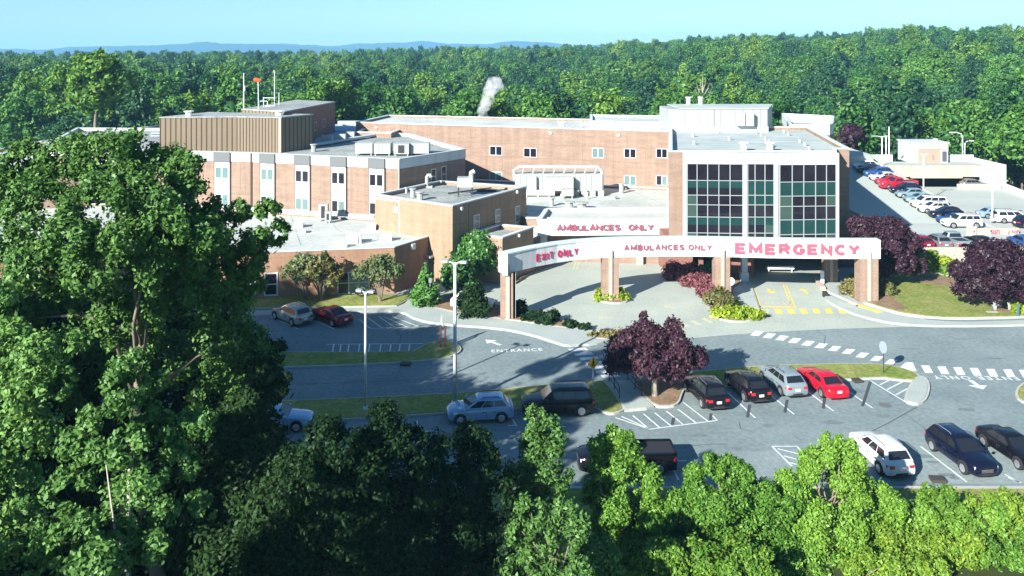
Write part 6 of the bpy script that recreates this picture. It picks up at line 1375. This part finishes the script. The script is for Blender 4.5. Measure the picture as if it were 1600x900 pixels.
for i, (px, Y, bl, m, lab) in enumerate([
    (1390, 42.5, [(1385, 775, 24), (1400, 800, 30), (1370, 820, 30), (1420, 830, 34), (1390, 860, 44), (1430, 890, 40)], L_bright, 'low green tree below the white car in the near row'),
    (1470, 43, [(1450, 775, 18), (1480, 785, 24), (1440, 810, 30), (1490, 820, 34), (1460, 850, 40), (1500, 880, 44)], L_yel, 'yellow green bush below the drain on the grass verge'),
    (1440, 41, [(1400, 850, 34), (1450, 870, 40), (1500, 860, 40), (1430, 905, 44), (1480, 915, 44)], L_yel, 'dense yellow green bush at the bottom edge right of centre'),
    (1550, 41, [(1530, 870, 36), (1580, 880, 44), (1620, 870, 44), (1540, 920, 44), (1600, 930, 50)], L_bright, 'dense green bush at the bottom edge near the right corner'),
    (1330, 40.5, [(1290, 890, 36), (1340, 895, 40), (1250, 905, 40), (1210, 900, 36)], L_bright, 'green bush at the bottom edge below the tallest bright green tree'),
    (1010, 39.5, [(990, 900, 40), (1050, 905, 44), (1100, 910, 44)], L_bright, 'green bush at the bottom edge below the pickup'),
    (1560, 43, [(1540, 800, 28), (1570, 790, 24), (1600, 805, 30), (1550, 840, 40), (1600, 860, 44), (1540, 880, 40)], L_yel, 'yellow green bush in the bottom right corner'),
    (1640, 43.5, [(1630, 800, 30), (1660, 830, 40), (1640, 880, 50)], L_yel, 'yellow green bush cut off by the right edge'),
    (1090, 38, [(1040, 870, 30), (1080, 880, 40), (1130, 890, 40), (1180, 890, 36)], L_yel, 'yellowish bush at the bottom edge below the broad green tree'),
    (1250, 41.2, [(1190, 800, 26), (1215, 850, 34), (1240, 790, 24), (1250, 870, 36), (1210, 900, 36)], L_bright, 'green bush filling the gap between the two broad bright green trees'),
    (1025, 40.6, [(1040, 800, 24), (1030, 845, 34), (1060, 870, 36), (1010, 880, 34)], L_bright, 'green bush filling the gap left of the broad bright green tree'),
    (1500, 42, [(1410, 800, 24), (1450, 810, 28), (1500, 815, 28), (1520, 845, 36), (1480, 850, 36), (1560, 820, 28)], L_bright, 'green bush mixed into the yellow green bushes under the grass verge'),
    (1400, 39.5, [(1370, 890, 34), (1420, 900, 36), (1460, 905, 34), (1340, 905, 34)], L_yel, 'orange tinged bush at the bottom edge below the yellow green bushes'),
    (930, 37, [(900, 850, 26), (930, 870, 34), (960, 890, 40), (890, 890, 34)], L_oak, 'green sapling at the bottom edge left of the bright green tree')]):
    ptree('thicket_tree', px, Y, bl, .11, m, lab, 1.5, .1, 110 + i, vz=1.2, sub=11, subr=.5, core=0, keep=.2)
# ------------------------------------------------------------------ forest behind
FM = []
def fmesh(i, leaf, dens):
    w_, h_, n, r = [(6.6, 17, 17, 2.6), (5.8, 21, 18, 2.3), (7.6, 17, 20, 2.7), (4.8, 21, 15, 1.9), (6.4, 19, 15, 2.8), (5.4, 15.5, 14, 2.2), (7.2, 20, 20, 2.6), (6.0, 18, 16, 2.4)][i]
    L = rand_lobes(w_, w_, 4, h_, n, r, 200 + i, 1.0) + [((0, 0, h_ - 4), (w_ * .45, w_ * .45, 3.0)), ((0, 0, 10), (w_ * .7, w_ * .7, 4.4))]
    rq = random.Random(i); L += [((rq.uniform(-.5, .5) * w_, rq.uniform(-.5, .5) * w_, h_ - rq.uniform(-.6, 1.5)), (r * .5, r * .5, r * .7)) for _ in range(4)]
    return crown_mesh('crown', L, dens, leaf, [L_forest, L_forest2, L_forest, L_forest3, L_forest, L_forest2, L_forest, L_forest3][i], 200 + i, sub=10, subr=.4, core=.6, jit=.75)
for i in range(8): FM.append(fmesh(i, .5, .42))
tm = MB(); tm.tube([(0, 0, -4), (0, 0, 8), (0, 0, 14)], [.38, .28, .12], 6); TMO = tm.build('trunk', barkm, None); TM = TMO.data; bpy.data.objects.remove(TMO)
rg = random.Random(99); cand = []
y = 150.0
while y < 1250:
    sp = 9.6 + max(0, y - 250) * .010; x = -.72 * y - 12
    while x < .72 * y + 12:
        xx = x + rg.uniform(-.4, .4) * sp; yy = y + rg.uniform(-.4, .4) * sp; u = xx / yy * FPX + CX
        lim = np.interp(u, [-100, 60, 250, 560, 800, 1045, 1320, 1420, 1560, 1700], [163, 163, 163, 166, 163, 160, 166, 162, 160, 152])
        if yy > lim and rg.random() > (.04 if yy < 230 else .12): cand.append((xx, yy))
        x += sp
    y += sp * .92
if True:
    # right flank beside the deck
    for i in range(26): cand.append((88 + rg.uniform(0, 10) + (i % 3) * 5, 112 + i * 2.0))
cand.sort(key=lambda p: p[1] + (400 if abs(p[0] / p[1] * FPX) > 830 else 0))
def zone(x, y):
    u = x / y * FPX + CX
    if u < 250: return ('left', 'forest tree in the wood behind the far left roofs')
    if u < 560: return ('screen', 'forest tree in the wood behind the tan rooftop enclosure')
    if u < 1045: return ('ward', 'forest tree in the wood behind the long brick ward block')
    if u < 1330: return ('er', 'forest tree in the wood behind the emergency block roof')
    return ('deck', 'forest tree in the wood behind the parking deck')
near = cand[:300]; far = cand[300:]
for i, (x, y) in enumerate(near):
    z_, lab = zone(x, y); s = rg.uniform(.72, 1.12) * 1.0; m = FM[rg.randrange(8)]
    r = empty('forest_tree', (x, y, terr(x, y) - .5), rg.uniform(0, 6.28)); r.scale = (s * rg.uniform(.9, 1.2), s * rg.uniform(.9, 1.2), s * (.95 + .1 * rg.random())); tag(r, lab, 'tree', {'left': 'wood behind the far left roofs', 'screen': 'wood behind the tan enclosure', 'ward': 'wood behind the ward block', 'er': 'wood behind the emergency block', 'deck': 'wood behind the parking deck'}[z_])
    mesh_obj('crown', m, r); mesh_obj('trunk', TM, r)
# the rest of the wood: one object, instanced crowns on a cloud of points
me = bpy.data.meshes.new('woods'); me.vertices.add(len(far)); co = np.array([(x, y, terr(x, y) - .5) for x, y in far], np.float32); me.vertices.foreach_set('co', co.ravel()); me.update()
wo = bpy.data.objects.new('woods', me); C.objects.link(wo); tag(wo, 'dense green wood covering the hills up to the skyline', 'woods', kind='stuff')
gn = bpy.data.node_groups.new('woods', 'GeometryNodeTree'); gn.interface.new_socket('Geometry', in_out='INPUT', socket_type='NodeSocketGeometry'); gn.interface.new_socket('Geometry', in_out='OUTPUT', socket_type='NodeSocketGeometry')
N = gn.nodes; K = gn.links; gi = N.new('NodeGroupInput'); go = N.new('NodeGroupOutput'); jn = N.new('GeometryNodeJoinGeometry')
idx = N.new('GeometryNodeInputIndex')
srcs = []
for i in range(8):
    q = [o for o in C.objects if o.name.startswith('crown') and o.data is FM[i]]; srcs.append(q[0])
for i in range(8):
    md = N.new('ShaderNodeMath'); md.operation = 'MODULO'; md.inputs[1].default_value = 8; K.new(idx.outputs[0], md.inputs[0])
    cp = N.new('FunctionNodeCompare'); cp.data_type = 'FLOAT'; cp.operation = 'EQUAL'; cp.inputs[1].default_value = i; cp.inputs['Epsilon'].default_value = .1; K.new(md.outputs[0], cp.inputs[0])
    oi = N.new('GeometryNodeObjectInfo'); oi.inputs['Object'].default_value = srcs[i]; oi.inputs['As Instance'].default_value = True
    ip = N.new('GeometryNodeInstanceOnPoints'); K.new(gi.outputs[0], ip.inputs['Points']); K.new(cp.outputs[0], ip.inputs['Selection']); K.new(oi.outputs['Geometry'], ip.inputs['Instance'])
    rv = N.new('FunctionNodeRandomValue'); rv.data_type = 'FLOAT_VECTOR'; rv.inputs[0].default_value = (0, 0, 0); rv.inputs[1].default_value = (0, 0, 6.28); K.new(rv.outputs[0], ip.inputs['Rotation'])
    rs_ = N.new('FunctionNodeRandomValue'); rs_.data_type = 'FLOAT_VECTOR'; rs_.inputs[0].default_value = (.8, .8, .62); rs_.inputs[1].default_value = (1.5, 1.5, 1.22); rs_.inputs['Seed'].default_value = 5; K.new(rs_.outputs[0], ip.inputs['Scale'])
    K.new(ip.outputs[0], jn.inputs[0])
K.new(jn.outputs[0], go.inputs[0])
md = wo.modifiers.new('woods', 'NODES'); md.node_group = gn
# bare dead trees in the wood
for px, py0, py1, Y, lab in [(1098, 118, 165, 235, 'pale bare dead tree standing in the wood above the plant room'), (1312, 158, 178, 200, 'small pale bare branches in the wood right of the rear wing')]:
    b = AT(px, py1, Y); t = AT(px, py0, Y); r = empty('dead_tree', (b.x, b.y, terr(b.x, b.y))); tag(r, lab, 'tree'); mb = MB(); hgt = t.z - b.z
    mb.tube([(b.x, b.y, terr(b.x, b.y)), b, b + Vector((0, 0, hgt * .5)), t], [.3, .22, .12, .04], 6)
    for a, f, ln in [(-.6, .3, .5), (.7, .35, .45), (-.3, .5, .4), (.4, .6, .35), (-1, .2, .35), (1, .15, .4)]:
        s0 = b + Vector((0, 0, hgt * f * .8)); mb.tube([s0, s0 + Vector((a * hgt * ln * .5, 0, hgt * ln * .6)), s0 + Vector((a * hgt * ln * .75, 0, hgt * ln * 1.1))], [.09, .06, .02], 4)
    mb.build('trunk', palebark, r)
# ------------------------------------------------------------------ haze
USE_HAZE = True
if USE_HAZE:
    hz = bpy.data.materials.new('haze_air'); hz.use_nodes = True; n_ = hz.node_tree.nodes; n_.remove(n_['Principled BSDF']); pv = n_.new('ShaderNodeVolumePrincipled')
    pv.inputs['Color'].default_value = (.30, .66, 1.0, 1); pv.inputs['Density'].default_value = .00017; pv.inputs['Anisotropy'].default_value = .0
    hz.node_tree.links.new(pv.outputs[0], n_['Material Output'].inputs['Volume'])
    mb = MB(); mb.box(-7000, -90, -16, 7000, 7000, 160); o = mb.build('haze', hz); tag(o, 'thin bluish haze in the air over the wooded hills', 'haze', kind='stuff')
